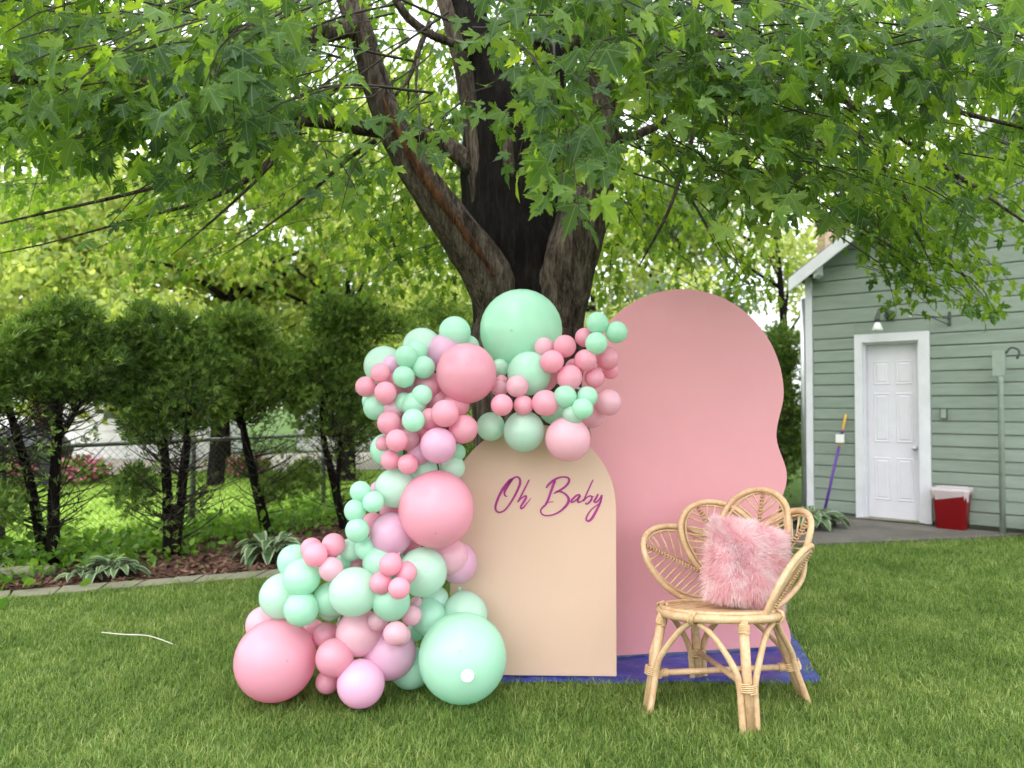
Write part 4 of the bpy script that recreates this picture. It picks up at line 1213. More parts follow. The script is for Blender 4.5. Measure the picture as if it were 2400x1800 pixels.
# door frame and door
part('door_frame', join(wbox(0, .088, 0, 2.2, .002, .045), wbox(.70, .816, 0, 2.2, .002, .045), wbox(.0885, .6995, 2.10, 2.2, .002, .044), wbox(.088, .112, 0, 2.098, -.10, .002), wbox(.676, .70, 0, 2.098, -.10, .002), wbox(.112, .676, 2.075, 2.098, -.10, .002)), M['white_paint'], shed, smooth=False)
door = part('door', wbox(.114, .674, .03, 2.073, -.098, -.066), M['white_door'], shed, smooth=False)
def door_panel(t0, t1, z0, z1):
    o0 = -.066; b = .028
    ring = [(t0, z0), (t1, z0), (t1, z1), (t0, z1)]
    def inset(k): return [(t0 + k, z0 + k), (t1 - k, z0 + k), (t1 - k, z1 - k), (t0 + k, z1 - k)]
    L = [(inset(0), o0 + .001), (inset(.008), o0 + .008), (inset(b), o0 + .002), (inset(b + .012), o0 + .009)]
    V, F = [], []
    for pts, of in L: V += [W(t, z_, of) for t, z_ in pts]
    for q in range(3):
        for k_ in range(4): F.append((q * 4 + k_, q * 4 + (k_ + 1) % 4, q * 4 + 4 + (k_ + 1) % 4, q * 4 + 4 + k_))
    F.append((12, 13, 14, 15))
    part('door_panel', (V, F), M['white_door'], door, smooth=False)
for (t0, t1) in ((.185, .365), (.43, .61)):
    door_panel(t0, t1, 1.60, 1.88); door_panel(t0, t1, .92, 1.50); door_panel(t0, t1, .24, .74)
kn = W(.635, .86, -.066)
part('knob', tube([kn, kn + SN * .02, kn + SN * .03, kn + SN * .045, kn + SN * .06, kn + SN * .068], [.025, .014, .014, .028, .026, .01], 12), M['steel'], door)
part('threshold', wbox(.05, .74, 0.0, .028, -.1, .07), M['edging'], shed, smooth=False)
# gooseneck lamp over the door
lampc = W(.40, 2.41, .03)
lamp = empty('wall_lamp', lampc, 'small green gooseneck lamp above the white shed door', 'lamp')
part('base', tube([lampc - SN * .005, lampc + SN * .02, lampc + SN * .035], [.06, .06, .03], 14), M['lamp_metal'], lamp)
nk = smooth_path([lampc + SN * .03, lampc + SN * .09 + UP * .06 - SU * .03, lampc + SN * .16 + UP * .05 - SU * .06, lampc + SN * .19 - UP * .03 - SU * .08], 4)
part('neck', tube(nk, .022, 10), M['lamp_metal'], lamp)
lb_ = nk[-1]
part('socket', tube([lb_ + UP * .01, lb_ - UP * .06], [.03, .034], 12), M['lamp_metal'], lamp)
part('bulb', tube([lb_ - UP * .055, lb_ - UP * .09, lb_ - UP * .15, lb_ - UP * .165], [.02, .035, .062, .05], 14), M['sticker'], lamp)
# bracket arm on the wall
bc = W(1.02, 2.32, .028)
brk = empty('wall_bracket', bc, 'thin metal bracket arm on the siding right of the lamp', 'bracket')
part('plate', wbox(1.005, 1.035, 2.24, 2.40, .028, .034), M['lamp_metal'], brk, smooth=False)
part('arm', tube(smooth_path([bc + SN * .005, bc + SN * .15 - SU * .16 + UP * .03, bc + SN * .30 - SU * .32 + UP * .05], 4), .008, 6), M['lamp_metal'], brk)
part('brace', tube([bc - UP * .07 + SN * .005, bc + SN * .15 - SU * .16 + UP * .02], .006, 6), M['lamp_metal'], brk)
hk = bc + SN * .30 - SU * .32 + UP * .05
part('hook', tube([hk + Vector((math.cos(a) * .025, 0, math.sin(a) * .025)) for a in np.linspace(-2.4, 2.4, 10)], .006, 6), M['steel'], brk)
# switch box
sb = empty('switch_box', W(.95, 1.26, .03), 'small dark switch box on the siding right of the door', 'box')
part('case', wbox(.92, .985, 1.21, 1.32, .026, .055), M['lamp_metal'], sb, smooth=False)
part('lid', wbox(.926, .979, 1.216, 1.314, .055, .062), M['green_pole'], sb, smooth=False)
# clothes-line pole
pc = W(1.53, 0, .22)
pole = empty('clothesline_pole', pc, 'pale green square headed pole standing before the siding', 'pole')
part('post', tube([pc + UP * -.05, pc + UP * 1.62, pc + UP * 1.66], [.028, .028, .034], 12), M['green_pole'], pole)
part('head', box(pc + UP * 1.80 - SU * .01, (.11, .08, .26), (SU, SN, UP)), M['green_pole'], pole, smooth=False)
part('hook', tube(smooth_path([pc + UP * 1.9 + SU * .05, pc + UP * 1.96 + SU * .10, pc + UP * 1.92 + SU * .17, pc + UP * 1.84 + SU * .15], 4), .012, 8), M['lamp_metal'], pole)
# red bin with liner
bp_ = P(2232, 1244, 8.42); bx_, by_ = bp_.x, 8.42
binr = empty('red_bin', (bx_, by_, 0.021), 'red plastic waste bin with white bag liner beside the shed door', 'bin')
def rrect(cx, cy, hx, hy, r_, z_, n=5, wob=0.0):
    pts = []
    for (sx, sy, a0) in ((1, 1, 0), (-1, 1, 90), (-1, -1, 180), (1, -1, 270)):
        for k_ in range(n):
            a = R(a0 + 90 * k_ / (n - 1))
            pl = Vector((sx * (hx - r_) + math.cos(a) * r_, sy * (hy - r_) + math.sin(a) * r_, 0))
            pts.append(Vector((cx, cy, z_)) + SU * pl.x + SN * pl.y + UP * (random.uniform(-wob, wob) if wob else 0))
    return pts
def loft(rings, close_bottom=True, close_top=False):
    V = [p for r_ in rings for p in r_]; n = len(rings[0]); F = []
    for i in range(len(rings) - 1):
        for k_ in range(n): F.append((i * n + k_, i * n + (k_ + 1) % n, (i + 1) * n + (k_ + 1) % n, (i + 1) * n + k_))
    if close_bottom: F.append(tuple(range(n - 1, -1, -1)))
    if close_top: F.append(tuple((len(rings) - 1) * n + k_ for k_ in range(n)))
    return V, F
part('body', loft([rrect(bx_, by_, .145, .11, .04, .021), rrect(bx_, by_, .168, .13, .045, .40), rrect(bx_, by_, .182, .142, .045, .405), rrect(bx_, by_, .182, .142, .045, .44), rrect(bx_, by_, .164, .124, .04, .44), rrect(bx_, by_, .14, .105, .035, .06)]), M['red_plastic'], binr)
part('bag_liner', loft([rrect(bx_, by_, .160, .120, .04, .30, 9), rrect(bx_, by_, .158, .119, .04, .452, 9), rrect(bx_, by_, .170, .13, .045, .462, 9, wob=.008), rrect(bx_, by_, .189, .149, .05, .448, 9, wob=.006), rrect(bx_, by_, .187, .147, .05, .41, 9, wob=.022), rrect(bx_, by_, .182, .142, .05, .36, 9, wob=.042)], False), M['bag'], binr)
# leaning pole with purple shaft
b0, b1 = W(-.27, .03, .36), W(-.10, 1.25, .045)
bro = empty('leaning_pole', b0, 'purple and yellow broom handle leaning on the shed wall', 'pole')
part('shaft', tube([b0, b0.lerp(b1, .68)], .017, 8), M['purple'], bro)
part('grip', tube([b0.lerp(b1, .68), b0.lerp(b1, .97), b1], [.016, .016, .01], 8), M['yellow'], bro)
part('band', tube([b0.lerp(b1, .80), b0.lerp(b1, .84)], .018, 8), M['purple'], bro)
tc = b0.lerp(b1, .76) + SN * .03
part('paper_tag', box(tc, (.10, .004, .10), (SU, SN, UP)), M['sticker'], bro, smooth=False)
# rock
rp = W(1.98, 0, .32)
rv_, rf_ = lathe([(.02, .0), (.20, .02), (.24, .10), (.19, .22), (.08, .29), (.01, .30)], 12, rp)
rv_ = [v_ + Vector((random.uniform(-.03, .03), random.uniform(-.03, .03), random.uniform(-.02, .02) if v_.z > .05 else 0)) for v_ in rv_]
o = part('boulder', (rv_, rf_), M['rock'], None, loc=rp); tag(o, 'brown boulder at the shed foot by the right edge', 'rock')
# brick chimney behind the shed
cp_ = P(1948, 560, 19.0)
ch = empty('brick_chimney', (cp_.x, 19.0, 0), 'pinkish brick chimney showing above the shed eave', 'chimney')
part('stack', box((cp_.x, 19.0, 2.9), (.5, .5, 5.8)), M['brick'], ch, smooth=False)
part('cap', box((cp_.x, 19.0, 5.86), (.6, .6, .12)), M['concrete'], ch, smooth=False)

# ================================================================== TARP AND BACKDROP BOARDS
nx, ny = 48, 24
V, F = [], []
for j in range(ny + 1):
    for i in range(nx + 1):
        a, b = i / nx, j / ny
        x = (TARP[0][0] * (1 - a) + TARP[1][0] * a) * (1 - b) + (TARP[3][0] * (1 - a) + TARP[2][0] * a) * b
        y = (TARP[0][1] * (1 - a) + TARP[1][1] * a) * (1 - b) + (TARP[3][1] * (1 - a) + TARP[2][1] * a) * b
        zz = .024 + .006 * math.sin(x * 17 + y * 9) * math.sin(y * 23 - x * 5) + random.uniform(-.003, .003)
        if j == 0: zz = .012; y += .014 * math.sin(x * 9) + random.uniform(-.006, .006)
        V.append((x, y, zz))
for j in range(ny):
    for i in range(nx):
        a = j * (nx + 1) + i; F.append((a, a + 1, a + nx + 2, a + nx + 1))
o = part('blue_tarp', (V, F), M['tarp'], None, loc=(.7, 4.2, 0)); tag(o, 'crinkled blue plastic tarp spread under the two backdrop boards', 'tarp')
def board_shape(name, outline, y0, y1, x_ref, mat, th, label):
    """outline: (x, z) ; the board stands along a line in plan from (x_ref0,y0) to (x_ref1,y1)"""
    x0, x1 = x_ref
    def pt(x, z_): return Vector((x, y0 + (y1 - y0) * (x - x0) / (x1 - x0), z_))
    n_ = Vector((-(y1 - y0), (x1 - x0), 0)).normalized()
    root = empty(name, pt((x0 + x1) / 2, .02), label, 'backdrop')
    bm = bmesh.new()
    g_ = prism([pt(x, z_) - wloc(root) for x, z_ in outline], n_ * th)
    vs_ = [bm.verts.new(v_) for v_ in g_[0]]
    for f in g_[1]: bm.faces.new([vs_[i] for i in f])
    bmesh.ops.recalc_face_normals(bm, faces=bm.faces)
    es = [e for e in bm.edges if len(e.link_faces) == 2 and e.calc_face_angle(0) > 1.2]
    bmesh.ops.bevel(bm, geom=es, offset=.0025, segments=2, affect='EDGES')
    me = bpy.data.meshes.new('board'); bm.to_mesh(me); bm.free()
    obj('board', me, mat, root)
    # easel strut behind
    part('strut', tube([pt((x0 + x1) / 2, .9) + n_ * (th + .02), Vector(pt((x0 + x1) / 2, .03)) + n_ * .42], .016, 6), M['edging'], root)
    return root, pt
# peach arch
px0, px1, pz1 = -0.308, 0.517, 1.275
rr = (px1 - px0) / 2; pcx = (px0 + px1) / 2
outl = [(px0, .03), (px1, .03)] + [(pcx + rr * math.cos(a), pz1 - rr * 1.0 + rr * 1.0 * math.sin(a)) for a in np.linspace(0, math.pi, 40)]
peach, ppt = board_shape('peach_arch_board', outl, 3.86, 3.835, (px0, px1), M['peach'], .018, 'peach arch board with magenta Oh Baby lettering')
# pink arch with scalloped sides
qx0, qx1 = 0.36, 1.53
qc = (qx0 + qx1) / 2 + .002; qr = (qx1 - qx0) / 2 - .012
zc = 2.005 - qr
right = []
zs = np.linspace(.035, zc, 80)
def wavy(z_): return (qr - .018 + .028 * math.cos((z_ - .975) * 2 * math.pi / .45)) * (1 + .028 * (1.2 - z_))
for z_ in zs:
    w_ = wavy(min(z_, 1.2))
    if z_ > 1.2:
        f = min(1, (z_ - 1.2) / .24); f = f * f * (3 - 2 * f); w_ = w_ * (1 - f) + qr * f
    right.append((w_, z_))
arc = [(qr * math.cos(a), zc + qr * math.sin(a)) for a in np.linspace(0, math.pi, 64)[1:-1]]
outl = [(qc + w_, z_) for w_, z_ in right] + [(qc + x_, z_) for x_, z_ in arc] + [(qc - w_, z_) for w_, z_ in right[::-1]]
pinkb, qpt = board_shape('pink_scalloped_board', outl, 4.12, 4.30, (qx0 + .12, qx1), M['pink_board'], .018, 'tall pink arch board with wavy scalloped sides behind the chair')

# lettering: strokes given in the photograph's own proportions, laid on the board face
def S2(px, py): return 1130 + px * .14466, 1090 + py * .14466
def on_board(px, py):
    sx, sy = S2(px, py)
    d = 3.84
    for _ in range(3):
        q = P(sx, sy, d); d = 3.86 + (3.835 - 3.86) * (q.x - px0) / (px1 - px0)
    return P(sx, sy, d)
def stroke(pts, widths, n=6):
    c = smooth_path([Vector((p[0], p[1], 0)) for p in pts], n)
    w = lerp_list(widths, len(c)); V, F = [], []
    for i, p_ in enumerate(c):
        t = (c[min(i + 1, len(c) - 1)] - c[max(i - 1, 0)]).normalized(); nn = Vector((-t.y, t.x, 0))
        ends = .45 if i in (0, len(c) - 1) else 1
        for sg in (-1, 1):
            q = p_ + nn * (sg * w[i] / 2 * ends); b3 = on_board(q.x, q.y)
            V += [b3 + Vector((0, -.0005, 0)), b3 + Vector((0, -.0035, 0))]
    for i in range(len(c) - 1):
        a = i * 4; b = a + 4
        F += [(a + 1, a + 3, b + 3, b + 1), (a, a + 1, b + 1, b), (a + 2, b + 2, b + 3, a + 3)]
    F += [(0, 2, 3, 1), (len(V) - 4, len(V) - 3, len(V) - 1, len(V) - 2)]
    return V, F
letters = {
 'O': [([(480, 232), (420, 285), (340, 380), (275, 500), (228, 620), (215, 700), (245, 752), (300, 763), (370, 725), (440, 640), (520, 510), (580, 390), (615, 290), (608, 222), (565, 190), (515, 208), (470, 245), (415, 330), (368, 420), (362, 465), (380, 500), (412, 506)],
        [58, 52, 44, 40, 38, 34, 28, 26, 26, 28, 32, 38, 40, 36, 28, 30, 50, 48, 40, 30, 22, 12])],
 'h': [([(765, 232), (700, 360), (640, 480), (572, 605)], [22, 26, 28, 24]),
       ([(585, 595), (640, 535), (705, 497), (712, 530), (670, 600), (630, 665), (628, 700), (665, 692), (720, 625), (792, 535)], [16, 20, 28, 34, 36, 34, 30, 26, 18, 10])],
 'B': [([(1035, 372), (1080, 312), (1150, 252), (1230, 207), (1320, 190), (1390, 205), (1412, 245), (1390, 300), (1330, 362), (1240, 420), (1155, 462)], [26, 34, 40, 30, 24, 28, 36, 36, 32, 34, 18]),
       ([(1190, 430), (1250, 425), (1320, 448), (1375, 495), (1402, 550), (1390, 612), (1340, 682), (1260, 750), (1160, 800), (1055, 818), (980, 800), (948, 752), (965, 702), (1025, 645)], [22, 26, 28, 34, 42, 42, 38, 30, 24, 22, 22, 24, 26, 34]),
       ([(1180, 245), (1150, 330), (1110, 440), (1065, 570), (1020, 652)], [52, 42, 40, 38, 36]),
       ([(1070, 606), (1110, 597), (1156, 592)], [12, 12, 10])],
 'a': [([(1592, 478), (1535, 488), (1475, 540), (1442, 590), (1468, 600), (1530, 558), (1592, 490)], [26, 28, 32, 32, 24, 22, 22]),
       ([(1592, 490), (1550, 560), (1560, 600), (1605, 588), (1650, 550)], [34, 36, 30, 20, 14])],
 'b': [([(1800, 232), (1740, 360), (1680, 490), (1640, 590)], [22, 22, 24, 24]),
       ([(1645, 580), (1700, 520), (1750, 498), (1778, 515), (1768, 560), (1725, 612), (1685, 630), (1676, 605)], [16, 20, 24, 28, 32, 30, 24, 16]),
       ([(1760, 505), (1790, 512), (1815, 500)], [16, 14, 10])],
 'y': [([(1880, 465), (1845, 535), (1815, 585), (1842, 602), (1890, 565), (1942, 482)], [24, 32, 32, 26, 22, 26]),
       ([(1945, 480), (1920, 585), (1870, 700), (1810, 812), (1760, 882), (1712, 905), (1685, 872), (1712, 800), (1770, 722), (1850, 655), (1940, 600)], [28, 32, 36, 40, 40, 34, 26, 22, 20, 16, 10])],
}
for ch_, sts in letters.items():
    part('letter', join(*[stroke(p_, w_) for p_, w_ in sts]), M['letter'], peach, smooth=False)

# ================================================================== BALLOON GARLAND
def balloon_mesh():
    prof = []
    # neck and knot at the bottom, round body, unit radius
    prof += [(.055, -1.30), (.085, -1.285), (.09, -1.25), (.045, -1.225), (.05, -1.20), (.11, -1.14), (.2, -1.06)]
    for a in np.linspace(-66, 88, 24):
        rr_ = math.cos(R(a)); zz = math.sin(R(a))
        if a < 0: zz *= 1.07; rr_ *= 1 - .10 * (a / 66) ** 2
        prof.append((rr_, zz))
    V, F = lathe(prof, 32)
    return pymesh('balloon', V, F)
bmesh_base = balloon_mesh()
bmeshes = {}
for k_, m_ in BAL.items():
    c_ = bmesh_base.copy(); c_.materials.clear(); c_.materials.append(m_); bmeshes[k_] = c_
def r3(x, y, r_): return 530 + .3556 * x, 1090 + .3556 * y, .3556 * r_
def rt(x, y, r_): return 1140 + .1537 * x, 740 + .1537 * y, .1537 * r_
BL = []   # (sx, sy, r_px, colour, depth)
def add(c, d, *xs): BL.append((xs[0], xs[1], xs[2], c, d))
def a3(x, y, r_, c, d): BL.append(r3(x, y, r_) + (c, d))
def at(x, y, r_, c, d): BL.append(rt(x, y, r_) + (c, d))
# lower cluster
a3(325, 1285, 265, 'P', 3.575); a3(250, 1050, 120, 'Q', 3.80); a3(565, 1110, 95, 'P', 3.86); a3(660, 1125, 88, 'P', 3.66)
a3(715, 1270, 125, 'P', 3.50); a3(667, 1428, 78, 'P', 3.60); a3(888, 1440, 157, 'L', 3.49); a3(878, 1105, 152, 'Q', 3.58)
a3(1078, 1238, 174, 'L', 3.62); a3(1215, 1338, 137, 'M', 3.70); a3(1240, 1105, 60, 'M', 3.80); a3(1558, 1268, 292, 'M', 3.554)
a3(1335, 1002, 118, 'M', 3.68); a3(1380, 885, 88, 'W', 3.76); a3(1575, 988, 150, 'W', 3.73)
a3(372, 862, 148, 'W', 3.62); a3(450, 635, 112, 'M', 3.70); a3(497, 740, 123, 'M', 3.50); a3(495, 948, 114, 'M', 3.48)
a3(690, 885, 115, 'M', 3.56); a3(842, 835, 162, 'W', 3.46); a3(685, 945, 80, 'W', 3.68)
a3(562, 550, 72, 'P', 3.60); a3(587, 590, 81, 'P', 3.44); a3(707, 526, 78, 'P', 3.52); a3(692, 687, 81, 'Q', 3.46)
a3(770, 640, 55, 'M', 3.64); a3(820, 557, 76, 'W', 3.60); a3(925, 550, 77, 'M', 3.56); a3(855, 660, 50, 'P', 3.66)
a3(1018, 645, 120, 'M', 3.55); a3(1085, 605, 86, 'W', 3.66); a3(1083, 655, 74, 'P', 3.38); a3(1188, 710, 70, 'P', 3.42)
a3(1020, 775, 75, 'P', 3.40); a3(1140, 811, 72, 'P', 3.34); a3(1295, 704, 163, 'W', 3.58); a3(1087, 898, 127, 'M', 3.46)
a3(1000, 1025, 68, 'Q', 3.50); a3(1222, 992, 68, 'Q', 3.54); a3(1118, 1110, 79, 'Q', 3.42); a3(1148, 1122, 70, 'Q', 3.52); a3(1255, 905, 40, 'Q', 3.66)
a3(1130, 760, 60, 'M', 3.60)
# riser
a3(885, 175, 71, 'M', 3.52); a3(970, 243, 71, 'M', 3.48); a3(850, 300, 73, 'M', 3.50); a3(865, 430, 80, 'M', 3.48)
a3(1005, 160, 58, 'L', 3.66); a3(1120, 150, 134, 'W', 3.60); a3(1075, 300, 66, 'P', 3.68); a3(965, 388, 76, 'P', 3.66)
a3(1090, 455, 141, 'L', 3.57); a3(1385, 290, 252, 'P', 3.56); a3(1473, 602, 123, 'Q', 3.70); a3(1525, 645, 131, 'L', 3.74); a3(1230, 560, 60, 'P', 3.70)
a3(1010, 480, 70, 'P', 3.72)
# upper left cluster
add('W', 3.72, 901, 858, 48); add('W', 3.76, 989, 814, 47); add('M', 3.74, 1066, 778, 37.5); add('W', 3.82, 1098, 812, 26)
add('L', 3.74, 1040, 828, 46); add('P', 3.60, 1093, 875, 72); add('M', 3.56, 952, 836, 27); add('M', 3.62, 975, 824, 26)
add('M', 3.58, 993, 861, 27.5); add('M', 3.54, 946, 883, 26.5); add('P', 3.56, 892, 874, 23.5); add('P', 3.58, 857, 906, 24.5)
add('P', 3.52, 903, 920, 26.5); add('P', 3.66, 930, 900, 32); add('L', 3.66, 916, 858, 26); add('M', 3.60, 882, 955, 31); add('M', 3.68, 872, 940, 24)
add('Q', 3.60, 921, 957, 29); add('M', 3.54, 989, 926, 25); add('M', 3.58, 947, 944, 25); add('M', 3.56, 970, 948, 30)
add('M', 3.46, 969, 985, 27.5); add('P', 3.52, 912, 992, 28.5); add('P', 3.54, 1008, 982, 26); add('P', 3.46, 1043, 969, 33)
add('P', 3.62, 1070, 948, 32); add('P', 3.54, 1086, 1006, 34); add('L', 3.48, 1027, 1044, 43); add('P', 3.46, 930, 1032, 27)
add('Q', 3.56, 957, 1030, 27); add('M', 3.62, 906, 1054, 39); add('P', 3.52, 914, 1079, 23); add('P', 3.56, 899, 1040, 19)
add('P', 3.50, 956, 1088, 24); add('L', 3.58, 981, 1064, 27); add('M', 3.62, 992, 1102, 34); add('M', 3.68, 1071, 1060, 21); add('W', 3.68, 1062, 1096, 29)
add('P', 3.66, 1005, 905, 34); add('P', 3.70, 960, 905, 36); add('P', 3.66, 1000, 1015, 32); add('Q', 3.68, 945, 1000, 32); add('P', 3.70, 1030, 940, 40)
# crown balloon and right cluster
add('M', 3.92, 1221.5, 774, 98); add('W', 3.80, 1172, 861, 21); at(655, 880, 340, 'M', 3.70)
at(1195, 465, 177, 'P', 3.66); at(880, 480, 152, 'Q', 3.70); at(1000, 700, 177, 'P', 3.60); at(1500, 330, 152, 'P', 3.72)
at(1690, 110, 172, 'M', 3.66); at(1985, 250, 172, 'M', 3.66); at(1675, 420, 172, 'M', 3.62); at(1510, 680, 172, 'P', 3.64)
at(1850, 650, 177, 'P', 3.72); at(1270, 945, 195, 'P', 3.62); at(1650, 950, 155, 'P', 3.68); at(1890, 840, 130, 'P', 3.82); at(1340, 800, 150, 'P', 3.78)
at(470, 1075, 172, 'Q', 3.60); at(230, 1010, 110, 'P', 3.72); at(200, 1110, 130, 'Q', 3.70); at(235, 1360, 170, 'P', 3.54); at(565, 1365, 155, 'P', 3.60)
at(900, 1330, 205, 'P', 3.58); at(1200, 1235, 180, 'M', 3.56); at(1540, 1235, 162, 'M', 3.58); at(1465, 1415, 166, 'M', 3.52); at(1325, 1510, 165, 'W', 3.56)
at(1860, 1320, 205, 'Q', 3.70)
add('W', 3.66, 1228, 1011, 49); add('Q', 3.60, 1331, 1029, 53); add('W', 3.74, 1150, 1000, 34); add('P', 3.76, 1270, 880, 40); add('M', 3.84, 1300, 960, 36); add('Q', 3.80, 1385, 970, 34)

garland = empty('balloon_garland', (-.25, 3.62, 0), 'pink and mint balloon garland arched over the peach board down to the grass', 'balloon garland')
special = {0: 'largest pink balloon resting on the grass', 11: 'large mint balloon on the grass with round white sticker', 6: 'lilac balloon resting on the grass'}
big_lab = {}
spine = [Vector((-.9, 3.75, .1)), Vector((-.75, 3.75, .55)), Vector((-.45, 3.75, .75)), Vector((-.35, 3.78, 1.05)), Vector((-.42, 3.78, 1.35)), Vector((-.15, 3.8, 1.55)), Vector((.15, 3.85, 1.5)), Vector((.35, 3.85, 1.45))]
sp = smooth_path(spine, 6)
sticker_parent = None
for i, (sx, sy, r_, c_, d_) in enumerate(BL):
    ctr = P(sx, sy, d_)
    off_ax = math.hypot(sx - 1200, sy - 900) / FPX
    rad = r_ * d_ / FPX * 0.985
    if ctr.z < rad: ctr.z = rad + .004
    o = bpy.data.objects.new('balloon', bmeshes[c_]); COL.objects.link(o); o.parent = garland
    o.location = ctr - wloc(garland)
    near = min(sp, key=lambda q: (q - ctr).length)
    nd = near - ctr
    nd = Vector((nd.x, abs(nd.y) + .12 + (1.5 if rad > .11 else .25), nd.z)).normalized() + Vector((random.gauss(0, .5), random.gauss(0, .15), random.gauss(0, .5)))
    up_ = -nd.normalized()
    q = up_.to_track_quat('Z', 'Y'); q = q @ Matrix.Rotation(random.uniform(0, 6.28), 3, 'Z').to_quaternion()
    o.rotation_mode = 'QUATERNION'; o.rotation_quaternion = q
    el = random.uniform(.98, 1.08)
    o.scale = (rad, rad, rad * el)
    if i in special: o['label'] = special[i]
    if i == 11: sticker_parent = (o, ctr, rad)
    if (sx, sy) == (1221.5, 774): o['label'] = 'large mint balloon at the top of the garland'
    if abs(r_ - .3556 * 252) < .01: o['label'] = 'large pink balloon on the left edge of the peach board'
    if (sx, sy) == (1093, 875): o['label'] = 'large pink balloon at the upper left of the garland'
# round sticker wrapped on the big balloon
bo, bc_, brad = sticker_parent
dirc = (P(1101, 1546, 3.36) - bc_)
tgt = P(1101, 1546, 3.554)
lx, lz = tgt.x - bc_.x, tgt.z - bc_.z
ly = -math.sqrt(max(1e-4, brad ** 2 - lx * lx - lz * lz))
dirc = Vector((lx, ly, lz)).normalized()
s1 = dirc.cross(UP).normalized(); s2 = s1.cross(dirc)
SV, SF = [bc_ + dirc * (brad * 1.055)], []
for ring in (1, 2):
    for k_ in range(24):
        a = 2 * math.pi * k_ / 24; ang = .027 / brad * ring / 2
        SV.append(bc_ + (dirc * math.cos(ang) + (s1 * math.cos(a) + s2 * math.sin(a)) * math.sin(ang)) * (brad * 1.055))
for k_ in range(24): SF.append((0, 1 + k_, 1 + (k_ + 1) % 24)); SF.append((1 + k_, 25 + k_, 25 + (k_ + 1) % 24, 1 + (k_ + 1) % 24))
bpy.context.view_layer.update()
inv = bo.matrix_world.inverted()
sm_ = pymesh('sticker', [inv @ v_ for v_ in SV], SF)
obj('sticker', sm_, M['sticker'], bo)
part('garland_frame', tube(sp, .006, 6), M['white_paint'], garland)
# ================================================================== RATTAN CHAIR
CC = Vector((.945, 3.55, 0)); A0 = R(45); SZ = .425; SR = .266; TILT = .14
chair = empty('rattan_chair', CC, 'natural rattan flower petal chair on the grass before the pink board', 'chair')
def pol(r_, a, z_): return CC + Vector((math.cos(a) * r_, math.sin(a) * r_, z_ - math.sin(a) * r_ * TILT))
# seat: rim + woven top
rim = [pol(SR * (1 + .03 * math.cos(4 * (a - A0))), a, SZ) for a in np.linspace(0, 2 * math.pi, 56, endpoint=False)]
seat = part('seat', tube(rim, .019, 10, closed=True), M['rattan'], chair)
rim2 = [pol(SR * .97, a, SZ + .022) for a in np.linspace(0, 2 * math.pi, 56, endpoint=False)]
part('rim_cane', tube(rim2, .009, 8, closed=True), M['rattan'], seat)
ns = 21
fwd = Vector((math.cos(A0), math.sin(A0), 0)); lft = Vector((-fwd.y, fwd.x, 0))
fwd.z = -fwd.y * TILT; lft.z = -lft.y * TILT
for i in range(ns):
    q = -1 + 2 * (i + .5) / ns
    hl_ = SR * .96 * math.sqrt(max(0.0, 1 - q * q)); w_ = SR * 2 / ns * .92
    c_ = CC + lft * (q * SR * .96) + UP * (SZ + .012 + random.uniform(-.0015, .0015))
    part('seat_slat', box(c_, (hl_ * 2, w_, .008), (fwd, lft, UP)), M['rattan'], seat, smooth=False)
def wrap(a, b, r_, n=5, parent=None):
    """binding turns around a pole from a to b"""
    a, b = Vector(a), Vector(b); d = (b - a).normalized(); ref = UP if abs(d.z) < .8 else Vector((1, 0, 0))
    x_ = d.cross(ref).normalized(); y_ = d.cross(x_)
    path = []
    for k_ in range(n * 8 + 1):
        f = k_ / (n * 8); an = 2 * math.pi * n * f
        path.append(a.lerp(b, f) + x_ * math.cos(an) * r_ + y_ * math.sin(an) * r_)
    return tube(path, .0034, 4)
# legs
feet = [(R(186), Vector((.607, 3.485, 0))), (R(278), Vector((.995, 3.245, 0))), (R(10), Vector((1.362, 3.60, 0))), (R(102), Vector((.93, 3.86, 0)))]
legs = []
for i, (a, f) in enumerate(feet):
    top = pol(SR * .985, a, SZ - .005)
    legs.append((a, top, Vector((f.x, f.y, -.01))))
for i, (a, top, ft) in enumerate(legs):
    lg = part('leg', tube([top, top.lerp(ft, .5), ft], [.021, .0215, .020], 10), M['rattan'], chair)
    axis_ = (ft - top).normalized()
    tang = Vector((-math.sin(a), math.cos(a), 0))
    low = top.lerp(ft, .58)
    for sg in (-1, 1):
        am = a + sg * R(44)
        m0 = pol(SR * .97, am - sg * R(2), SZ - .022)
        m1 = m0.lerp(top.lerp(ft, .2) + tang * sg * .05, .45) - UP * .018
        m2 = top.lerp(ft, .40) + tang * sg * .055
        m3 = low + tang * sg * .034; m4 = ft + tang * sg * .031
        pth = smooth_path([m0, m1, m2, m3, m3.lerp(m4, .4), m4], 6)
        part('arch_brace', tube(pth, [.0135, .0135, .0145, .015, .015, .015], 8), M['rattan'], chair)
    part('binding', wrap(top.lerp(ft, .03), top.lerp(ft, .11), .0245, 6), M['rattan_wrap'], lg)
    part('binding', wrap(low - axis_ * .02, low + axis_ * .02, .040, 5), M['rattan_wrap'], lg)
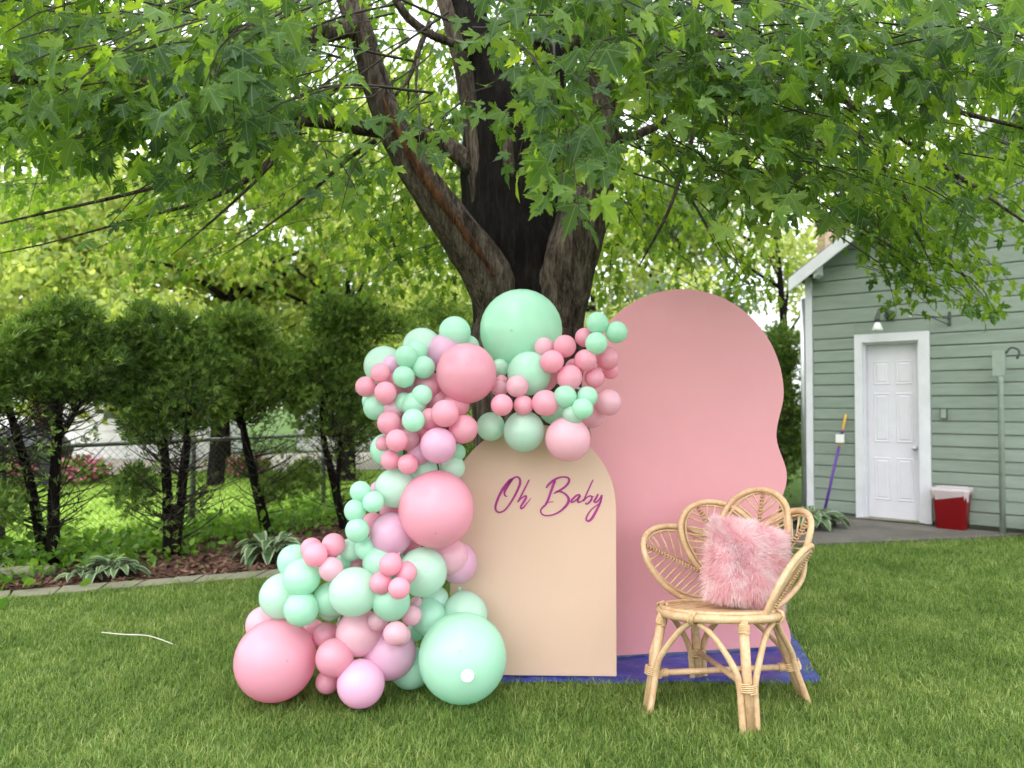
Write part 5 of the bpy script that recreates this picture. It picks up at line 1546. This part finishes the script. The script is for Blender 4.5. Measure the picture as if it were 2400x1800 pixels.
# stretchers
def at_leg(i, f): return legs[i][1].lerp(legs[i][2], f)
part('stretcher', tube([at_leg(0, .60), at_leg(2, .60)], .0135, 10), M['rattan'], chair)
part('stretcher', tube([at_leg(1, .575), at_leg(3, .575)], .0135, 10), M['rattan'], chair)
for (i, j) in ((0, 2), (2, 0)):
    a_, b_ = at_leg(i, .60), at_leg(j, .60)
    part('binding', wrap(a_.lerp(b_, .05), a_.lerp(b_, .10), .017, 6), M['rattan_wrap'], chair)
for a in (R(232), R(324), R(56), R(148)):
    t_ = Vector((-math.sin(a), math.cos(a), 0)) * .014
    part('binding', wrap(pol(SR, a, SZ) - t_, pol(SR, a, SZ) + t_, .030, 4), M['rattan_wrap'], chair)
# petals
R0, LEAN, RM, Z0 = .285, .30, .315, .455
def surf(s, t, lift=0.0, rm=RM, ln_=LEAN):
    r_ = R0 + ln_ * t + lift; a = A0 - s / rm
    return CC + Vector((math.cos(a) * r_, math.sin(a) * r_, Z0 + t * .965 - .06 * math.sin(a) * max(0, .2 - t)))
petal_defs = [(-.10, .02, -60, .43, .325, .0, .293, .50), (-.025, .0, -28, .475, .325, .012, .315, .30), (0, .0, 0, .51, .32, .0, .315, .30), (.025, .0, 28, .475, .32, .012, .315, .30), (0, 0, 0, .40, .29, 0, None, 0)]
for (s0, t0, ph, Lp, Wp, lift, rm_, ln_) in petal_defs:
    ph = R(ph); ux, uy = math.sin(ph), math.cos(ph); vx, vy = math.cos(ph), -math.sin(ph)
    def loc(a, w, lf=0.0): return surf(s0 + ux * a + vx * w, t0 + uy * a + vy * w, lift + lf, rm_, ln_)
    def hw(f): return Wp / 2 * math.sqrt(max(0, 1 - ((min(max(f, 0), 1) - .5) / .5) ** 2)) * (.90 + .14 * f)
    if rm_ is None:
        pb, pt_ = Vector((1.075, 3.375, .445)), Vector((1.335, 3.50, .735))
        pa = (pt_ - pb).normalized(); pw = Vector((.45, .87, -.05)); pw = (pw - pa * pw.dot(pa)).normalized(); pn = pa.cross(pw)
        if pn.x < 0: pn = -pn
        Lp = (pt_ - pb).length
        def loc(a, w, lf=0.0): return pb + pa * a + pw * (w + .06 * (a / .4) ** 2 * 0) - pn * (1.2 * w * w - .02) + pn * lf
    pe = empty('petal', Vector((0, 0, 0))); pe.parent = chair
    def ring(shr, lf):
        fs = (1 - np.cos(np.linspace(0, math.pi, 22))) / 2
        pts_ = [(Lp * (shr / Lp * .5 + f * (1 - shr / Lp)), max(0, hw(f) - shr)) for f in fs]
        pts2 = [(a, w) for a, w in pts_] + [(a, -w) for a, w in pts_[-2:0:-1]]
        return [loc(a, w, lf) for a, w in pts2]
    part('frame', tube(ring(0, 0), .0145, 8, closed=True), M['rattan'], pe)
    part('inner_frame', tube(ring(.022, .006), .0075, 6, closed=True), M['rattan'], pe)
    part('spine', tube([loc(Lp * f, 0, .008) for f in np.linspace(.08, .97, 10)], .0078, 6), M['rattan_dark'], pe)
    part('spine_lacing', wrap(loc(Lp * .1, 0, .008), loc(Lp * .95, 0, .008), .0095, 26), M['rattan'], pe)
    for k_ in range(11):
        f0 = .10 + k_ * .073
        f1 = min(.965, f0 + .17)
        gs = []
        for sg in (-1, 1):
            wE = max(.01, hw(f1) - .02)
            gs.append(tube([loc(Lp * f0, 0, .002), loc(Lp * (f0 * .55 + f1 * .45), sg * wE * .5, .003), loc(Lp * f1, sg * wE, .004)], .0048, 5))
        part('slat', join(*gs), M['rattan'], pe)
    part('binding', wrap(loc(Lp * .02, -.02), loc(Lp * .02, .02), .02, 4), M['rattan_wrap'], pe)
# curved side rail below the right petal
part('arm_rail', tube(smooth_path([P(1802, 1434, 3.41), P(1845, 1402, 3.49), P(1878, 1360, 3.56), P(1886, 1318, 3.60), P(1884, 1290, 3.62)], 5), .013, 8), M['rattan'], chair)

# ------------------------------------------------------------------ fur cushion
pc_ = P(1748, 1322, 3.60)
cu = Vector((.96, .12, -.22)).normalized()
cv = Vector((.26, .36, .90)); cv = (cv - cu * cv.dot(cu)).normalized()
cn = cu.cross(cv)                 # faces the viewer
if cn.y > 0: cn = -cn
HS = .185
cush = empty('fur_cushion', pc_, 'shaggy pink faux fur cushion on the rattan chair seat', 'cushion')
def cpoint(u_, v_, side):
    pin = 1 - .07 * (1 - (u_ * v_) ** 2) * (abs(u_) ** 4 + abs(v_) ** 4) * .5
    h = (max(0, 1 - u_ ** 4) * max(0, 1 - v_ ** 4)) ** .5 * .085
    return pc_ + cu * (u_ * HS * pin) + cv * (v_ * HS * pin) + cn * (side * h)
V, F = [], []; N_ = 16
for side_ in (1, -1):
    for j in range(N_ + 1):
        for i in range(N_ + 1): V.append(cpoint(-1 + 2 * i / N_, -1 + 2 * j / N_, side_))
for s_ in (0, 1):
    b = s_ * (N_ + 1) ** 2
    for j in range(N_):
        for i in range(N_):
            a = b + j * (N_ + 1) + i; F.append((a, a + 1, a + N_ + 2, a + N_ + 1) if s_ == 0 else (a, a + N_ + 1, a + N_ + 2, a + 1))
part('pad', (V, F), M['fur_base'], cush)
nf = 26000
r = np.random.default_rng(5)
uu = r.uniform(-1, 1, nf); vv_ = r.uniform(-1, 1, nf); sd2 = np.where(r.random(nf) < .78, 1.0, -1.0)
ed = r.random(nf) < .16
uu = np.where(ed & (r.random(nf) < .5), np.sign(uu) * r.uniform(.96, 1, nf), uu)
vv_ = np.where(ed & (np.abs(uu) < .96), np.sign(vv_) * r.uniform(.96, 1, nf), vv_)
cuA, cvA, cnA, pA = np.array(cu), np.array(cv), np.array(cn), np.array(pc_)
h = np.sqrt(np.clip(1 - uu ** 4, 0, 1) * np.clip(1 - vv_ ** 4, 0, 1)) * .085
base = pA + cuA * (uu * HS)[:, None] * .97 + cvA * (vv_ * HS)[:, None] * .97 + cnA * (sd2 * h)[:, None]
# clump field: neighbouring strands comb the same way
fx = np.sin(uu * 7.3 + vv_ * 3.1) + .7 * np.sin(vv_ * 11 + 1.7 + uu * 5); fy = np.cos(vv_ * 6.1 - uu * 4.3) + .7 * np.sin(uu * 12.4 + .6)
radial = cuA * (uu)[:, None] + cvA * (vv_)[:, None]
dirn = cnA * (sd2 * (.55 + .4 * r.random(nf)))[:, None] + radial * 1.0 + cuA * (fx * .42 + r.normal(0, .22, nf))[:, None] + cvA * (fy * .36 - .25 + r.normal(0, .22, nf))[:, None]
dirn = norm(dirn); ln = r.uniform(.022, .047, nf)
p1 = base + dirn * (ln * .55)[:, None]
bend = norm(dirn + radial * .4 + np.array([0, 0, -.55]) + r.normal(0, .25, (nf, 3)))
p2 = p1 + bend * (ln * .55)[:, None]
sdir = norm(np.cross(dirn, r.normal(size=(nf, 3)))) * (r.uniform(.0006, .0012, nf))[:, None]
V = np.stack([base - sdir, base + sdir, p1 + sdir * .8, p1 - sdir * .8, p2], 1).reshape(-1, 3) - pA
k5 = (np.arange(nf) * 5)[:, None]
F = np.concatenate([k5 + np.array([[0, 1, 2]]), k5 + np.array([[0, 2, 3]]), k5 + np.array([[3, 2, 4]])], 0)
rn = np.clip(.5 + .28 * np.sin(fx * 1.8 + fy) + r.normal(0, .16, nf), 0, 1)
rn5 = np.stack([rn * .7, rn * .7, rn, rn, np.clip(rn + .15, 0, 1)], 1).reshape(-1)
o = obj('fur', npmesh('fur', V, F, attrs={'rnd': ('FLOAT', rn5)}), M['fur'], cush); o['kind'] = 'stuff'

lg0, lg1 = G(-60, 1352, .05), G(132, 1338, .05)
o = part('timber_edging', tube(smooth_path([lg0, lg0.lerp(lg1, .5) + Vector((0, .03, 0)), lg1], 5), [.05, .055, .045], 10, jitter=.05), M['edging'], None, loc=lg0); tag(o, 'weathered round timber lying at the left end of the mulch bed', 'timber')
# ------------------------------------------------------------------ small things on the lawn
s0 = [G(238, 1482, .05), G(290, 1487, .055), G(340, 1489, .06), G(372, 1497, .055), G(406, 1510, .05)]
o = part('dry_stalk', tube(smooth_path(s0, 4), [.0035, .0045, .0035, .003], 5), M['dead_straw'], None, loc=s0[0]); tag(o, 'pale dry stalk lying on the lawn at left', 'stalk')
